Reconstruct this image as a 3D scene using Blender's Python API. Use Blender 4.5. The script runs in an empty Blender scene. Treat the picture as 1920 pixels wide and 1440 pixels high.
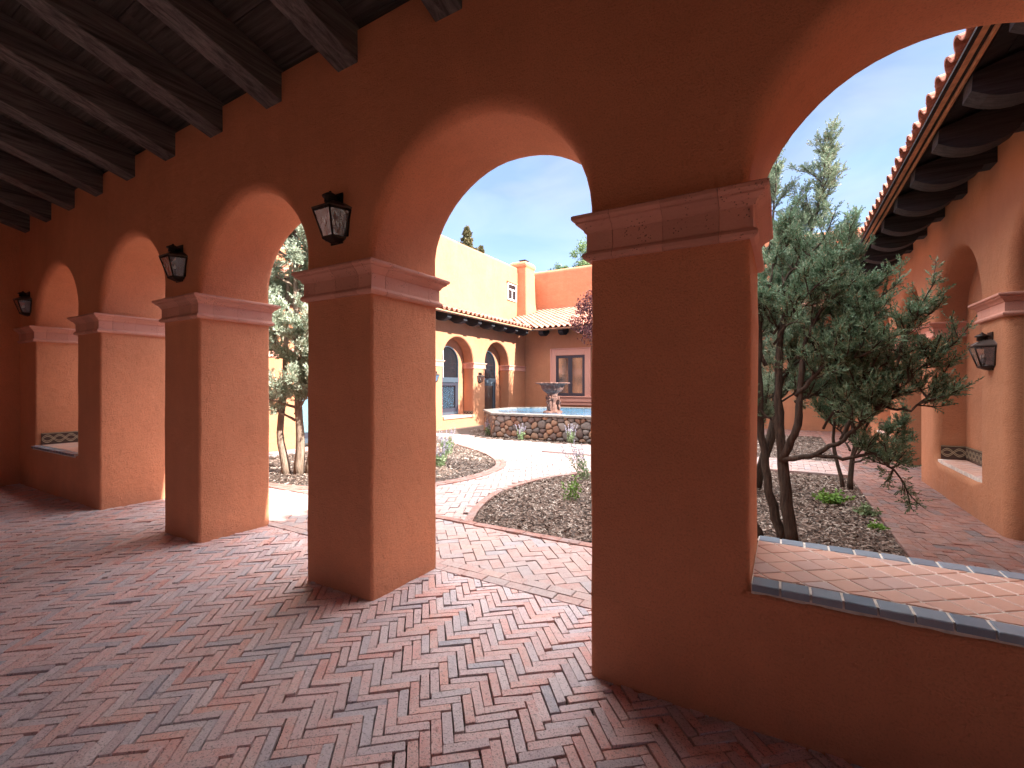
import bpy, bmesh, math, random
from mathutils import Vector, Matrix, noise
from mathutils.geometry import tessellate_polygon
R = math.radians
random.seed(7)
scene = bpy.context.scene
COL = scene.collection

# ------------------------------------------------------------------ helpers
class MB:
    """collects vertices and faces, then links them as ONE mesh object"""
    def __init__(s): s.v = []; s.f = []; s.sm = []
    def add(s, verts, faces, smooth=False):
        o = len(s.v); s.v.extend([tuple(p) for p in verts])
        for f in faces: s.f.append(tuple(i + o for i in f)); s.sm.append(smooth)
    def box(s, x0, x1, y0, y1, z0, z1, M=None, smooth=False):
        p = [(x0,y0,z0),(x1,y0,z0),(x1,y1,z0),(x0,y1,z0),(x0,y0,z1),(x1,y0,z1),(x1,y1,z1),(x0,y1,z1)]
        if M is not None: p = [M @ Vector(q) for q in p]
        s.add(p, [(0,3,2,1),(4,5,6,7),(0,1,5,4),(1,2,6,5),(2,3,7,6),(3,0,4,7)], smooth)
    def bbox(s, x0, x1, y0, y1, z0, z1, b=.01, M=None):
        """box with chamfered edges"""
        bm = bmesh.new(); bmesh.ops.create_cube(bm, size=1)
        for v in bm.verts:
            v.co = Vector(((x0+x1)/2 + v.co.x*(x1-x0), (y0+y1)/2 + v.co.y*(y1-y0), (z0+z1)/2 + v.co.z*(z1-z0)))
        bmesh.ops.bevel(bm, geom=bm.edges[:], offset=b, segments=2, affect='EDGES', profile=.5)
        s.bm(bm, M)
    def bm(s, bm, M=None, smooth=False):
        bm.verts.index_update()
        s.add([(M @ v.co) if M is not None else v.co.copy() for v in bm.verts], [[v.index for v in f.verts] for f in bm.faces], smooth)
        bm.free()
    def prism(s, pts, a, b, fn, smooth=False):
        """pts: 2D outline; extruded from a to b; fn(u, v, t) -> point"""
        n = len(pts)
        vs = [fn(p[0], p[1], a) for p in pts] + [fn(p[0], p[1], b) for p in pts]
        fs = [tuple(range(n))[::-1], tuple(range(n, 2*n))] + [(i, (i+1) % n, n+(i+1) % n, n+i) for i in range(n)]
        s.add(vs, fs, smooth)
    def tube(s, pts, rad, n=8, cap=True, smooth=True):
        pts = [Vector(p) for p in pts]
        if not hasattr(rad, '__len__'): rad = [rad]*len(pts)
        rings = []; t0 = None; N = None
        for i, p in enumerate(pts):
            t = (pts[min(i+1, len(pts)-1)] - pts[max(i-1, 0)])
            if t.length < 1e-9: t = Vector((0,0,1))
            t.normalize()
            if N is None:
                N = t.orthogonal().normalized()
            else:
                N = (N - t*N.dot(t)); N = N.normalized() if N.length > 1e-6 else t.orthogonal().normalized()
            B = t.cross(N)
            rings.append([p + (N*math.cos(2*math.pi*k/n) + B*math.sin(2*math.pi*k/n))*rad[i] for k in range(n)])
        vs = [q for r in rings for q in r]; fs = []
        for i in range(len(rings)-1):
            for k in range(n):
                fs.append((i*n+k, i*n+(k+1) % n, (i+1)*n+(k+1) % n, (i+1)*n+k))
        if cap: fs.append(tuple(range(n))[::-1]); fs.append(tuple(range((len(rings)-1)*n, len(rings)*n)))
        s.add(vs, fs, smooth)
    def lathe(s, prof, n=32, c=(0,0,0), mod=None, smooth=True):
        vs = []; fs = []
        for i, (r, z) in enumerate(prof):
            for k in range(n):
                a = 2*math.pi*k/n; rr = r if mod is None else r*mod(a, z)
                vs.append((c[0]+rr*math.cos(a), c[1]+rr*math.sin(a), c[2]+z))
        for i in range(len(prof)-1):
            for k in range(n): fs.append((i*n+k, i*n+(k+1) % n, (i+1)*n+(k+1) % n, (i+1)*n+k))
        fs.append(tuple(range(n))[::-1]); fs.append(tuple(range((len(prof)-1)*n, len(prof)*n)))
        s.add(vs, fs, smooth)
    def build(s, name, mat, parent=None, recalc=True, weld=0):
        me = bpy.data.meshes.new(name)
        off = Vector((0,0,0)); q = parent
        while q is not None: off += q.location; q = q.parent
        vs = s.v if off.length == 0 else [(p[0]-off.x, p[1]-off.y, p[2]-off.z) for p in s.v]
        me.from_pydata(vs, [], s.f)
        me.polygons.foreach_set('use_smooth', s.sm)
        if recalc or weld:
            bm = bmesh.new(); bm.from_mesh(me)
            if weld: bmesh.ops.remove_doubles(bm, verts=bm.verts, dist=weld)
            if recalc: bmesh.ops.recalc_face_normals(bm, faces=bm.faces)
            bm.to_mesh(me); bm.free()
        me.materials.append(mat); me.update()
        o = bpy.data.objects.new(name, me); COL.objects.link(o)
        if parent is not None: o.parent = parent
        return o

def tag(o, label=None, cat=None, group=None, kind=None):
    if label: o['label'] = label
    if cat: o['category'] = cat
    if group: o['group'] = group
    if kind: o['kind'] = kind
    return o
def thing(name, label, cat, loc=(0,0,0), group=None):
    o = bpy.data.objects.new(name, None); COL.objects.link(o); o.location = loc
    o.empty_display_size = .2
    o.matrix_world = Matrix.Translation(loc)
    return tag(o, label, cat, group)
def copy_tree(o, parent=None):
    c = o.copy(); COL.objects.link(c)
    if parent is not None: c.parent = parent
    for ch in list(o.children): copy_tree(ch, c)
    return c

# ------------------------------------------------------------------ materials
class NT:
    def __init__(s, name):
        s.m = bpy.data.materials.new(name); s.m.use_nodes = True
        s.t = s.m.node_tree; s.b = s.t.nodes['Principled BSDF']; s.out = s.t.nodes['Material Output']
        s.co = s.n('ShaderNodeTexCoord').outputs['Object']
    def n(s, typ, **kw):
        nd = s.t.nodes.new(typ)
        for k, v in kw.items():
            if k in nd.inputs: nd.inputs[k].default_value = v
            else: setattr(nd, k, v)
        return nd
    def l(s, a, b): s.t.links.new(a, b)
    def noise(s, scale, detail=4, rough=.55, co=None, dist=0):
        nd = s.n('ShaderNodeTexNoise'); nd.inputs['Scale'].default_value = scale; nd.inputs['Detail'].default_value = detail
        nd.inputs['Roughness'].default_value = rough; nd.inputs['Distortion'].default_value = dist
        s.l(co or s.co, nd.inputs['Vector']); return nd.outputs['Fac']
    def ramp(s, fac, stops, interp='LINEAR'):
        nd = s.n('ShaderNodeValToRGB'); nd.color_ramp.interpolation = interp
        e = nd.color_ramp.elements
        while len(e) < len(stops): e.new(.5)
        for i, (p, c) in enumerate(stops):
            e[i].position = p; e[i].color = (*c, 1) if len(c) == 3 else c
        s.l(fac, nd.inputs['Fac']); return nd.outputs['Color']
    def mix(s, fac, a, b, mode='MIX'):
        nd = s.n('ShaderNodeMix'); nd.data_type = 'RGBA'; nd.blend_type = mode
        if isinstance(fac, (int, float)): nd.inputs[0].default_value = fac
        else: s.l(fac, nd.inputs[0])
        for v, k in ((a, 6), (b, 7)):
            if isinstance(v, tuple): nd.inputs[k].default_value = (*v[:3], 1)
            else: s.l(v, nd.inputs[k])
        return nd.outputs[2]
    def math(s, op, a, b=0):
        nd = s.n('ShaderNodeMath'); nd.operation = op
        for v, k in ((a, 0), (b, 1)):
            if isinstance(v, (int, float)): nd.inputs[k].default_value = v
            else: s.l(v, nd.inputs[k])
        return nd.outputs[0]
    def island(s): return s.n('ShaderNodeNewGeometry').outputs['Random Per Island']
    def objrand(s): return s.n('ShaderNodeObjectInfo').outputs['Random']
    def bump(s, h, dist, strength=1, prev=None):
        nd = s.n('ShaderNodeBump'); nd.inputs['Distance'].default_value = dist; nd.inputs['Strength'].default_value = strength
        s.l(h, nd.inputs['Height'])
        if prev: s.l(prev, nd.inputs['Normal'])
        return nd.outputs['Normal']
    def map(s, scale=(1,1,1), loc=(0,0,0), rot=(0,0,0), co=None):
        nd = s.n('ShaderNodeMapping'); nd.inputs['Scale'].default_value = scale; nd.inputs['Location'].default_value = loc; nd.inputs['Rotation'].default_value = rot
        s.l(co or s.co, nd.inputs['Vector']); return nd.outputs[0]
    def done(s, color=None, rough=None, normal=None, metal=None, spec=None):
        b = s.b.inputs
        for v, k in ((color, 'Base Color'), (rough, 'Roughness'), (metal, 'Metallic'), (spec, 'Specular IOR Level')):
            if v is None: continue
            if isinstance(v, tuple): b[k].default_value = (*v[:3], 1)
            elif isinstance(v, (int, float)): b[k].default_value = v
            else: s.l(v, b[k])
        if normal: s.l(normal, b['Normal'])
        return s.m

def stucco(name, c, fine=1.0, var=.12):
    m = NT(name)
    big = m.noise(.9, 5, .6); mid = m.noise(6, 4, .6); f1 = m.noise(95, 5, .7); f2 = m.noise(22, 3, .5)
    lo = tuple(x*(1-var) for x in c); hi = tuple(min(1, x*(1+var)) for x in c)
    col = m.ramp(big, [(.3, lo), (.7, hi)])
    col = m.mix(.25, col, m.ramp(mid, [(.3, tuple(x*.86 for x in c)), (.7, tuple(min(1, x*1.12) for x in c))]))
    col = m.mix(m.math('MULTIPLY', m.ramp(f1, [(.35, (1,1,1)), (.5, (0,0,0))]), .42), col, tuple(x*.58 for x in c))
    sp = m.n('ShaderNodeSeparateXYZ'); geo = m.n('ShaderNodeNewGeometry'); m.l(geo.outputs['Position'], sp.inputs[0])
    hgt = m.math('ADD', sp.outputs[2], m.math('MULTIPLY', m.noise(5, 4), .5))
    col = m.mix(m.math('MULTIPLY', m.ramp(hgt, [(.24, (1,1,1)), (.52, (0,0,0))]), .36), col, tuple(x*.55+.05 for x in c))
    st_ = m.noise(1, 4, .6, m.map((2.2, 2.2, .25)))
    col = m.mix(m.math('MULTIPLY', m.ramp(st_, [(.48, (0,0,0)), (.75, (1,1,1))]), .20), col, tuple(min(1, x*1.25+.03) for x in c))
    n1 = m.bump(m.noise(2.6, 3), .030 * fine)
    n2 = m.bump(f2, .010 * fine, .8, n1)
    n3 = m.bump(f1, .013 * fine, 1, n2)
    return m.done(col, .88, n3, spec=.25)
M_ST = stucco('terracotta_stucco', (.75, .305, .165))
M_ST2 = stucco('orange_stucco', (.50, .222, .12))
M_BOUNCE = stucco('bounce_plaster', (.78,.70,.64))  # unseen rear wall, made pale to bounce light into the arcade
REARX = (-8.2, -4.9, -2.0); REARW = .32  # narrow rear openings out of view, added to let in fill light
def cast(name, c):
    m = NT(name); r = m.island()
    pits = m.n('ShaderNodeTexVoronoi'); pits.inputs['Scale'].default_value = 70; m.l(m.co, pits.inputs['Vector'])
    msk = m.noise(9, 2)
    pm = m.math('MULTIPLY', m.ramp(pits.outputs['Distance'], [(.16, (1,1,1)), (.26, (0,0,0))]), m.ramp(msk, [(.5, (0,0,0)), (.62, (1,1,1))]))
    col = m.ramp(r, [(0, tuple(x*.85 for x in c)), (.5, c), (1, tuple(min(1, x*1.15) for x in c))])
    col = m.mix(m.math('MULTIPLY', m.noise(14, 5), .35), col, tuple(x*.7 for x in c))
    col = m.mix(m.math('MULTIPLY', pm, .8), col, tuple(x*.22 for x in c))
    n = m.bump(m.noise(60, 4, .6), .003); n = m.bump(m.math('SUBTRACT', 1, pm), .006, .8, n)
    return m.done(col, .72, n, spec=.35)
M_CAP = cast('cast_stone', (.68, .335, .255))

def brick(name, stops, rough=.62, speck=.6, k=1.0):
    m = NT(name); r = m.island()
    col = m.ramp(r, stops)
    w = m.noise(11, 4, .6); col = m.mix(m.math('MULTIPLY', m.ramp(w, [(.42, (0,0,0)), (.7, (1,1,1))]), .55), col, (.70*k, .60*k, .59*k))
    sp = m.noise(105, 3, .7)
    col = m.mix(m.math('MULTIPLY', m.ramp(sp, [(.36, (1,1,1)), (.46, (0,0,0))]), speck), col, (.06, .035, .03))
    sp2 = m.noise(55, 4, .7)
    col = m.mix(m.math('MULTIPLY', m.ramp(sp2, [(.5, (0,0,0)), (.8, (1,1,1))]), .35), col, (.80*k, .68*k, .65*k))
    n = m.bump(m.noise(130, 4, .65), .004); n = m.bump(m.noise(25, 3), .004, .7, n)
    return m.done(col, m.ramp(m.noise(12, 3), [(.3, (rough-.12,)*3), (.7, (rough+.15,)*3)]), n, spec=.5)
BR = [(0, (.70,.35,.31)), (.2, (.78,.52,.50)), (.38, (.62,.49,.51)), (.54, (.77,.42,.36)), (.68, (.58,.52,.56)), (.80, (.72,.46,.44)), (.9, (.40,.39,.45)), (1, (.76,.61,.61))]
M_BR = brick('herringbone_brick', BR, .36)
M_BR2 = brick('path_brick', [(0, (.46,.27,.24)), (.25, (.50,.33,.30)), (.5, (.43,.33,.32)), (.7, (.52,.33,.285)), (.88, (.36,.33,.35)), (1, (.48,.29,.25))], .6, .4, .72)
M_BR3 = brick('walk_brick', [(0, (.25,.10,.08)), (.3, (.31,.13,.10)), (.55, (.19,.11,.10)), (.75, (.34,.15,.11)), (.9, (.13,.11,.12)), (1, (.27,.13,.11))], .45, .5, .42)
M_KERB = brick('kerb_brick', [(0, (.32,.135,.10)), (.5, (.38,.18,.14)), (.8, (.30,.18,.16)), (1, (.34,.15,.11))], .6, .35, .5)
def plain(name, c, rough=.7, metal=0, nscale=20, var=.25, bumpd=.002, spec=.5):
    m = NT(name); f = m.noise(nscale, 4)
    col = m.ramp(f, [(.3, tuple(x*(1-var) for x in c)), (.7, tuple(min(1, x*(1+var)) for x in c))])
    return m.done(col, rough, m.bump(m.noise(nscale*3, 3), bumpd), metal, spec)
M_SAND = plain('joint_sand', (.085, .062, .052), .95, nscale=60)
M_SOIL = plain('bed_soil', (.075, .05, .037), .95, nscale=30, bumpd=.02)
M_GROUND = plain('dry_ground', (.30, .22, .16), .95, nscale=1.5)
def wood(name, c1, c2, axis='Y', rough=.75, gs=1.0):
    m = NT(name); rnd = m.math('MULTIPLY', m.objrand(), 37.0); isl = m.math('MULTIPLY', m.island(), 91.0)
    cm = m.n('ShaderNodeCombineXYZ'); m.l(rnd, cm.inputs[0]); m.l(isl, cm.inputs[1]); m.l(rnd, cm.inputs[2])
    ad = m.n('ShaderNodeVectorMath'); ad.operation = 'ADD'; m.l(m.co, ad.inputs[0]); m.l(cm.outputs[0], ad.inputs[1])
    sc = {'X': (1.2, 26, 26), 'Y': (26, 1.2, 26)}[axis]
    g = m.noise(1.0*gs, 6, .7, m.map(sc, co=ad.outputs[0]), .6)
    k = m.n('ShaderNodeTexVoronoi'); k.inputs['Scale'].default_value = 1; m.l(m.map({'X': (1.1, 5, 5), 'Y': (5, 1.1, 5)}[axis], co=ad.outputs[0]), k.inputs['Vector'])
    kn = m.ramp(k.outputs['Distance'], [(.05, (1,1,1)), (.16, (0,0,0))])
    col = m.ramp(g, [(.36, c1), (.66, c2)])
    col = m.mix(m.math('MULTIPLY', kn, .8), col, tuple(x*.35 for x in c1))
    col = m.mix(m.math('MULTIPLY', m.noise(1.7, 3), .5), col, tuple((a+b)*.28 for a, b in zip(c1, c2)))
    return m.done(col, rough, m.bump(g, .006), spec=.3)
M_WOOD = wood('weathered_beam', (.038,.035,.036), (.235,.215,.21))
M_BOARD = wood('ceiling_board', (.035,.030,.027), (.12,.105,.095), 'X')
M_DARK = wood('dark_stained_wood', (.014,.013,.015), (.04,.037,.04), 'X')
M_TAIL = wood('dark_tail_wood', (.013,.013,.015), (.06,.06,.068), 'X')
M_TRIM = plain('eave_trim', (.55, .28, .15), .6)
def tile_mat(name, st):
    m = NT(name); col = m.ramp(m.island(), st)
    col = m.mix(m.math('MULTIPLY', m.noise(18, 4), .5), col, (.30, .13, .09))
    return m.done(col, .7, m.bump(m.noise(60, 3), .003), spec=.4)
M_TILE = tile_mat('roof_tile', [(0, (.44,.175,.115)), (.5, (.52,.23,.155)), (.8, (.36,.13,.09)), (1, (.58,.29,.21))])
M_IRON = plain('aged_bronze', (.035, .024, .02), .45, .6, 40, .4)
def glass(name, tint=(.9,.95,1), thick=.75, rough=.03):
    m = NT(name)
    tr = m.n('ShaderNodeBsdfTransparent'); tr.inputs[0].default_value = (*tint, 1)
    gl = m.n('ShaderNodeBsdfGlossy'); gl.inputs['Roughness'].default_value = rough; gl.inputs['Color'].default_value = (.85,.9,1,1)
    m.l(m.bump(m.noise(26, 3), .010), gl.inputs['Normal'])
    fr = m.n('ShaderNodeFresnel'); fr.inputs[0].default_value = 1.5
    mx = m.n('ShaderNodeMixShader'); f = m.math('ADD', fr.outputs[0], 1-thick); 
    f2 = m.n('ShaderNodeClamp'); m.l(f, f2.inputs[0]); m.l(f2.outputs[0], mx.inputs[0]); m.l(tr.outputs[0], mx.inputs[1]); m.l(gl.outputs[0], mx.inputs[2])
    m.l(mx.outputs[0], m.out.inputs['Surface']); return m.m
M_LGLASS = glass('lantern_glass', (.8,.82,.85), thick=.86, rough=.03)
M_DOORGLASS = glass('door_glass', (.85,.93,.96), .95)
def simple(name, c, rough=.5, metal=0, spec=.5):
    m = NT(name); return m.done(c, rough, m.bump(m.noise(80, 2), .0006), metal, spec)
M_MIRROR = simple('window_glass', (.03,.035,.04), .02, .0, .9); M_MIRROR.node_tree.nodes['Principled BSDF'].inputs['IOR'].default_value = 2.0
M_DGLASS = simple('dark_glass', (.012,.014,.018), .04, 0, .8)
M_FRAME = simple('grey_blue_frame', (.055,.075,.10), .4)
M_FRAMED = simple('dark_frame', (.035,.038,.055), .35)
M_WHITE = simple('white_frame', (.75,.75,.74), .5)
M_BLIND = simple('pale_blind', (.55,.70,.72), .6)
M_CANDLE = simple('candle_sleeve', (.04,.035,.03), .5)
M_BULB = simple('bulb', (.7,.62,.5), .3)

# ------------------------------------------------------------------ camera
F, YAW, HY = 864.14, .532, 723.0
cam = bpy.data.cameras.new('camera'); co = bpy.data.objects.new('camera', cam); COL.objects.link(co)
cam.sensor_width = 36; cam.lens = F/1920*36; cam.shift_y = (HY-720)/1920
co.location = (0, 0, 1.5); co.rotation_euler = (R(90), 0, YAW); cam.clip_start = .05; cam.clip_end = 3000
scene.camera = co

# ------------------------------------------------------------------ arched walls
def arch_outline(s0, s1, spring, bot, n=28, seed=0, wob=.006):
    """from bottom left up, over the arch and down; returns (s, z, ns, nz, above) with the normal pointing into the wall"""
    c = (s0+s1)/2; r = (s1-s0)/2; out = []
    nz_ = max(6, int((spring-bot)/.16))
    for i in range(nz_): z = bot + (spring-bot)*i/nz_; out.append((s0, z, -1, 0, z-spring))
    for i in range(n+1):
        a = math.pi - math.pi*i/n; out.append((c+r*math.cos(a), spring+r*math.sin(a), math.cos(a), math.sin(a), r*math.sin(a)))
    for i in range(nz_-1, -1, -1): z = bot + (spring-bot)*i/nz_; out.append((s1, z, 1, 0, z-spring))
    res = []
    for (s, z, a, b, ab) in out:
        w = noise.noise(Vector((s*1.4+seed*7.3, z*1.4, seed)))*wob*2 + noise.noise(Vector((s*4+seed, z*4, 9)))*wob
        if z <= bot+.02: w *= .3
        res.append((s+a*w, z+b*w, a, b, ab))
    return res
def arch_wall(mb, fn, a, b, H, T, ops, rlow=.035, rhigh=.10, back=True, seed=0, rtop=0):
    """fn(s, t, z)->world; ops: (s0, s1, spring, bottom)"""
    m = 7; sides = []
    outs = []
    for k, (s0, s1, sp, bt) in enumerate(ops):
        ol = arch_outline(s0, s1, sp, bt if bt > 0 else -.05, seed=seed+k)
        hole = bt > 0
        if hole:
            nb = 8; ext = [(s1+(s0-s1)*i/nb, bt, 0, -1, -1) for i in range(1, nb)]
            ol = ol + ext
        outs.append((ol, hole))
    def rad(ab): 
        t = min(1, max(0, (ab+.02)/.3)); t = t*t*(3-2*t); return rlow+(rhigh-rlow)*t
    for face in ((0, 1), (1, -1)) if back else ((0, 1),):
        T0 = 0 if face[0] == 0 else T; sg = face[1]
        outer = [(a, -.05)]; holes = []
        for ol, hole in outs:
            edge = []
            n = len(ol)
            rows = []
            for (s, z, ns, nz, ab) in ol:
                r = rad(ab)
                row = []
                for j in range(m+1):
                    ph = math.pi/2*j/m
                    row.append(fn(s+ns*r*(1-math.cos(ph)), T0+sg*r*(1-math.sin(ph)), z+nz*r*(1-math.cos(ph))))
                rows.append(row); edge.append((s+ns*r, z+nz*r))
            vs = [p for row in rows for p in row]; fs = []
            rng = range(n) if hole else range(n-1)
            for i in rng:
                i2 = (i+1) % n
                for j in range(m): fs.append((i*(m+1)+j, i2*(m+1)+j, i2*(m+1)+j+1, i*(m+1)+j+1))
            mb.add(vs, fs, True)
            if hole: holes.append(edge)
            else: outer += edge
        outer += [(b, -.05), (b, H), (a, H)]
        polys = [[Vector((p[0], p[1], 0)) for p in pl] for pl in [outer]+holes]
        tris = tessellate_polygon(polys)
        flat = [p for pl in polys for p in pl]
        mb.add([fn(p.x, T0, p.y) for p in flat], [tuple(t) for t in tris], False)
    # soffits between the two roundings
    for ol, hole in outs:
        n = len(ol); vs = []; fs = []; NT_ = 4
        for (s, z, ns, nz, ab) in ol:
            r = rad(ab); e = r if back else 0
            for j in range(NT_+1): vs.append(fn(s, r+(T-r-e)*j/NT_, z))
        for i in (range(n) if hole else range(n-1)):
            i2 = (i+1) % n
            for j in range(NT_): fs.append((i*(NT_+1)+j, i2*(NT_+1)+j, i2*(NT_+1)+j+1, i*(NT_+1)+j+1))
        mb.add(vs, fs, True)
    # top and ends
    for q in ([(a,0,H),(b,0,H),(b,T,H),(a,T,H)], [(a,0,-.05),(a,0,H),(a,T,H),(a,T,-.05)], [(b,0,-.05),(b,T,-.05),(b,T,H),(b,0,H)]):
        mb.add([fn(*p) for p in q], [(0,1,2,3)])
PROF = [(0,0),(.018,.002),(.03,.012),(.034,.026),(.028,.038),(.016,.046),(.014,.052),(.014,.140),(.022,.144),(.026,.154),(.034,.166),(.050,.178),(.058,.183),(.058,.192),(.068,.196),(.076,.205),(.076,.220),(.070,.226),(-.03,.226)]
def sweep_cap(mb, path, z0, closed=False, block=.27, scale=1.0, prof=PROF, zs=1.0, seed=0, dep=.10):
    """path: plan points with the outside on its right hand; blocks with fine joints"""
    rnd = random.Random(seed)
    P = [Vector(p) for p in path]
    if closed: P = P + [P[0]]
    seg = [(P[i+1]-P[i]).length for i in range(len(P)-1)]
    tot = sum(seg); cum = [0]
    for L in seg: cum.append(cum[-1]+L)
    def nrm(i): d = (P[i+1]-P[i]).normalized(); return Vector((d.y, -d.x))
    def at(d):
        for i in range(len(seg)):
            if d <= cum[i+1]+1e-9: return P[i].lerp(P[i+1], (d-cum[i])/seg[i]), nrm(i)
        return P[-1], nrm(len(seg)-1)
    corner = {}
    for i in range(1, len(P)-1): corner[round(cum[i], 5)] = (P[i], (nrm(i-1)+nrm(i))/(1+nrm(i-1).dot(nrm(i))))
    # joints: keep corners inside blocks
    js = []
    for i in range(len(seg)):
        k = max(1, round(seg[i]/block)); 
        js += [cum[i]+seg[i]*(j+.5)/k for j in range(k)]
    if closed:
        c0 = (P[0], (nrm(len(seg)-1)+nrm(0))/(1+nrm(len(seg)-1).dot(nrm(0))))
        spans = [(js[i], js[i+1]) for i in range(len(js)-1)] + [(js[-1], js[0]+tot)]
    else: spans = [(0, js[0])] + [(js[i], js[i+1]) for i in range(len(js)-1)] + [(js[-1], tot)]
    g = .001
    for (d0, d1) in spans:
        st = []
        p, n = at(d0+g if d0 > 0 else 0); st.append((p, n))
        for c in sorted(corner):
            if d0 < c < d1: st.append(corner[c])
        if closed and d1 > tot: st.append(c0)
        for c in sorted(corner):
            if closed and d1 > tot and c+tot < d1: st.append(corner[c])
        e = d1-g if (closed or d1 < tot) else d1
        p, n = at(e-tot if (closed and e > tot) else e); st.append((p, n))
        dz = rnd.uniform(-.0009, .0009); dn = rnd.uniform(-.0007, .0007)
        vs = []; m = len(prof)+1
        for (p, n) in st:
            for (o, z) in list(prof)+[(-dep, prof[-1][1]), ][:0]:
                vs.append((p.x+n.x*(o*scale+dn), p.y+n.y*(o*scale+dn), z0+z*zs+dz))
        m = len(prof); fs = []
        for i in range(len(st)-1):
            for j in range(m-1): fs.append((i*m+j, i*m+j+1, (i+1)*m+j+1, (i+1)*m+j))
            fs.append((i*m+m-1, i*m, (i+1)*m, (i+1)*m+m-1))
        fs.append(tuple(range(m))); fs.append(tuple(range((len(st)-1)*m, len(st)*m))[::-1])
        mb.add(vs, fs)

# ------------------------------------------------------------------ rafter tails and tile roofs
def tail_mb(mb, fn, w=.21):
    """fn(along, outward, z)"""
    prof = [(-.12, 4.09), (.64, 3.868), (.65, 3.735)]
    k = 8
    for i in range(k+1):
        o = .62-.50*i/k; z = 3.715-.085*math.sin(math.pi*min(1, (i/k)*1.0))**.8 + .02*i/k
        prof.append((o, z))
    prof += [(.10, 3.775), (-.12, 3.78)]
    mb.prism(prof, -w/2, w/2, lambda u, v, t: fn(t, u, v))
def tile_roof(mb, o, al, up, L, S, slope, keep=None, pitch=.26, seed=0, expo=.36):
    """o: eave start, al: unit along the eave, up: unit up the slope in plan"""
    rnd = random.Random(seed); o = Vector(o); al = Vector(al); up = Vector(up)
    U = (up + Vector((0,0,slope))).normalized(); N = al.cross(U).normalized()
    if N.z < 0: N = -N
    nc = int(L/pitch); nr = int(S/expo)+1
    for c in range(nc):
        for r in range(nr):
            base = o + al*(c+.5)*pitch + U*(r*expo)
            if keep and not keep(base): continue
            for cap in (1, 0):
                jr = rnd.uniform(-.006, .006); jl = rnd.uniform(-.01, .01); dz = rnd.uniform(-.003, .004)
                if cap: cc = Vector((0,0,0)); r0, r1 = .085, .070; a0, a1 = 0, math.pi; lift0, lift1 = .030, .006
                else: cc = al*(pitch/2); r0, r1 = .080, .094; a0, a1 = math.pi, 2*math.pi; lift0, lift1 = .078, .072
                n = 7; vs = []; fs = []
                for (t, rr, lf) in ((-.02+jl, r0, lift0), (expo+.03+jl, r1, lift1)):
                    for th in (0, .014):
                        for k in range(n+1):
                            a = a0+(a1-a0)*k/n
                            q = rr-th
                            yy = q*math.sin(a)*(1.0 if cap else .8)
                            vs.append(base + cc + al*(q*math.cos(a)+jr) + U*t + N*(yy+lf+dz))
                m = n+1
                for k in range(n):
                    fs.append((k, k+1, 2*m+k+1, 2*m+k)); fs.append((m+k, 3*m+k, 3*m+k+1, m+k+1)); fs.append((k, m+k, m+k+1, k+1))
                fs.append((0, 2*m, 3*m, m)); fs.append((n, m+n, 3*m+n, 2*m+n))
                mb.add(vs, fs)

# ------------------------------------------------------------------ ARCADE (nearest building)
YF, TH = 2.26, .70
PIT = 2.308
X5R = -.16
arc = thing('arcade_building', 'terracotta stucco arcade in the foreground, thick arched piers under dark rafters', 'building', (-4, YF, 0))
ops = [(-9.38, -7.78, 2.34, .60), (-7.08, -5.47, 2.35, 0), (-4.77, -3.17, 2.35, 0), (-2.46, -.86, 2.35, 0), (-.125, 1.45, 2.36, .60)]
mb = MB()
arch_wall(mb, lambda s, t, z: (s, YF+t, z), -10.3, 5.4, 4.02, TH, ops, rlow=.028, rhigh=.085, seed=3)
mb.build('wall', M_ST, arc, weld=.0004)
mb = MB()
mb.bbox(-10.36, -10.06, -1.6, YF+.3, -.05, 5.3, .02)
mb.build('end_wall', M_ST, arc)
mb = MB(); arch_wall(mb, lambda s, t, z: (s, -1.25-t, z), -10.3, 5.4, 5.1, .35, [(a, a+REARW, 2.2, .02) for a in REARX], rlow=.03, rhigh=.05, seed=90)
mb.build('rear_wall', M_BOUNCE, arc)
mb = MB(); arch_wall(mb, lambda s, t, z: (5.1+t, s, z), -1.25, 2.26, 5.1, .3, [(-.2, 1.0, 1.8, .02)], rlow=.03, rhigh=.05, seed=95); mb.build('side_wall', M_ST, arc)  # arched opening added out of view to light the pier reveals
for i, (a, b) in enumerate([(-10.06, -9.38), (-7.78, -7.08), (-5.47, -4.77), (-3.17, -2.46), (-.86, -.125), (1.45, 2.2)]):
    mb = MB()
    if i == 0: sweep_cap(mb, [(a, YF), (b, YF), (b, YF+TH), (a, YF+TH)][0:4], 2.14, False, seed=i)
    else: sweep_cap(mb, [(a, YF), (b, YF), (b, YF+TH), (a, YF+TH)], 2.14, True, seed=i)
    mb.build('capital', M_CAP, arc)
# rafters
mb = MB(); mb.prism([(-1.35, 4.05+.3*3.61), (YF+.02, 4.05), (YF+.02, 3.785), (-1.35, 3.785+.3*3.61)], -.105, .105, lambda u, v, t: (t, u, v))
bv = bmesh.new()
proto = None
for k in range(-3, 9):
    xr = -2.57-.884*k
    x = xr-.105
    if x < -9.99: continue
    if proto is None:
        ob = mb.build('rafter', M_WOOD, None); md = ob.modifiers.new('bevel', 'BEVEL'); md.width = .006; md.segments = 2
        proto = ob
    else:
        ob = proto.copy(); COL.objects.link(ob)
    ob.parent = arc; ob.location = (x - arc.location.x, -arc.location.y, 0); ob.rotation_euler = (0, R(random.uniform(-.5, .5)), R(random.uniform(-.15, .15)))
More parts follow.
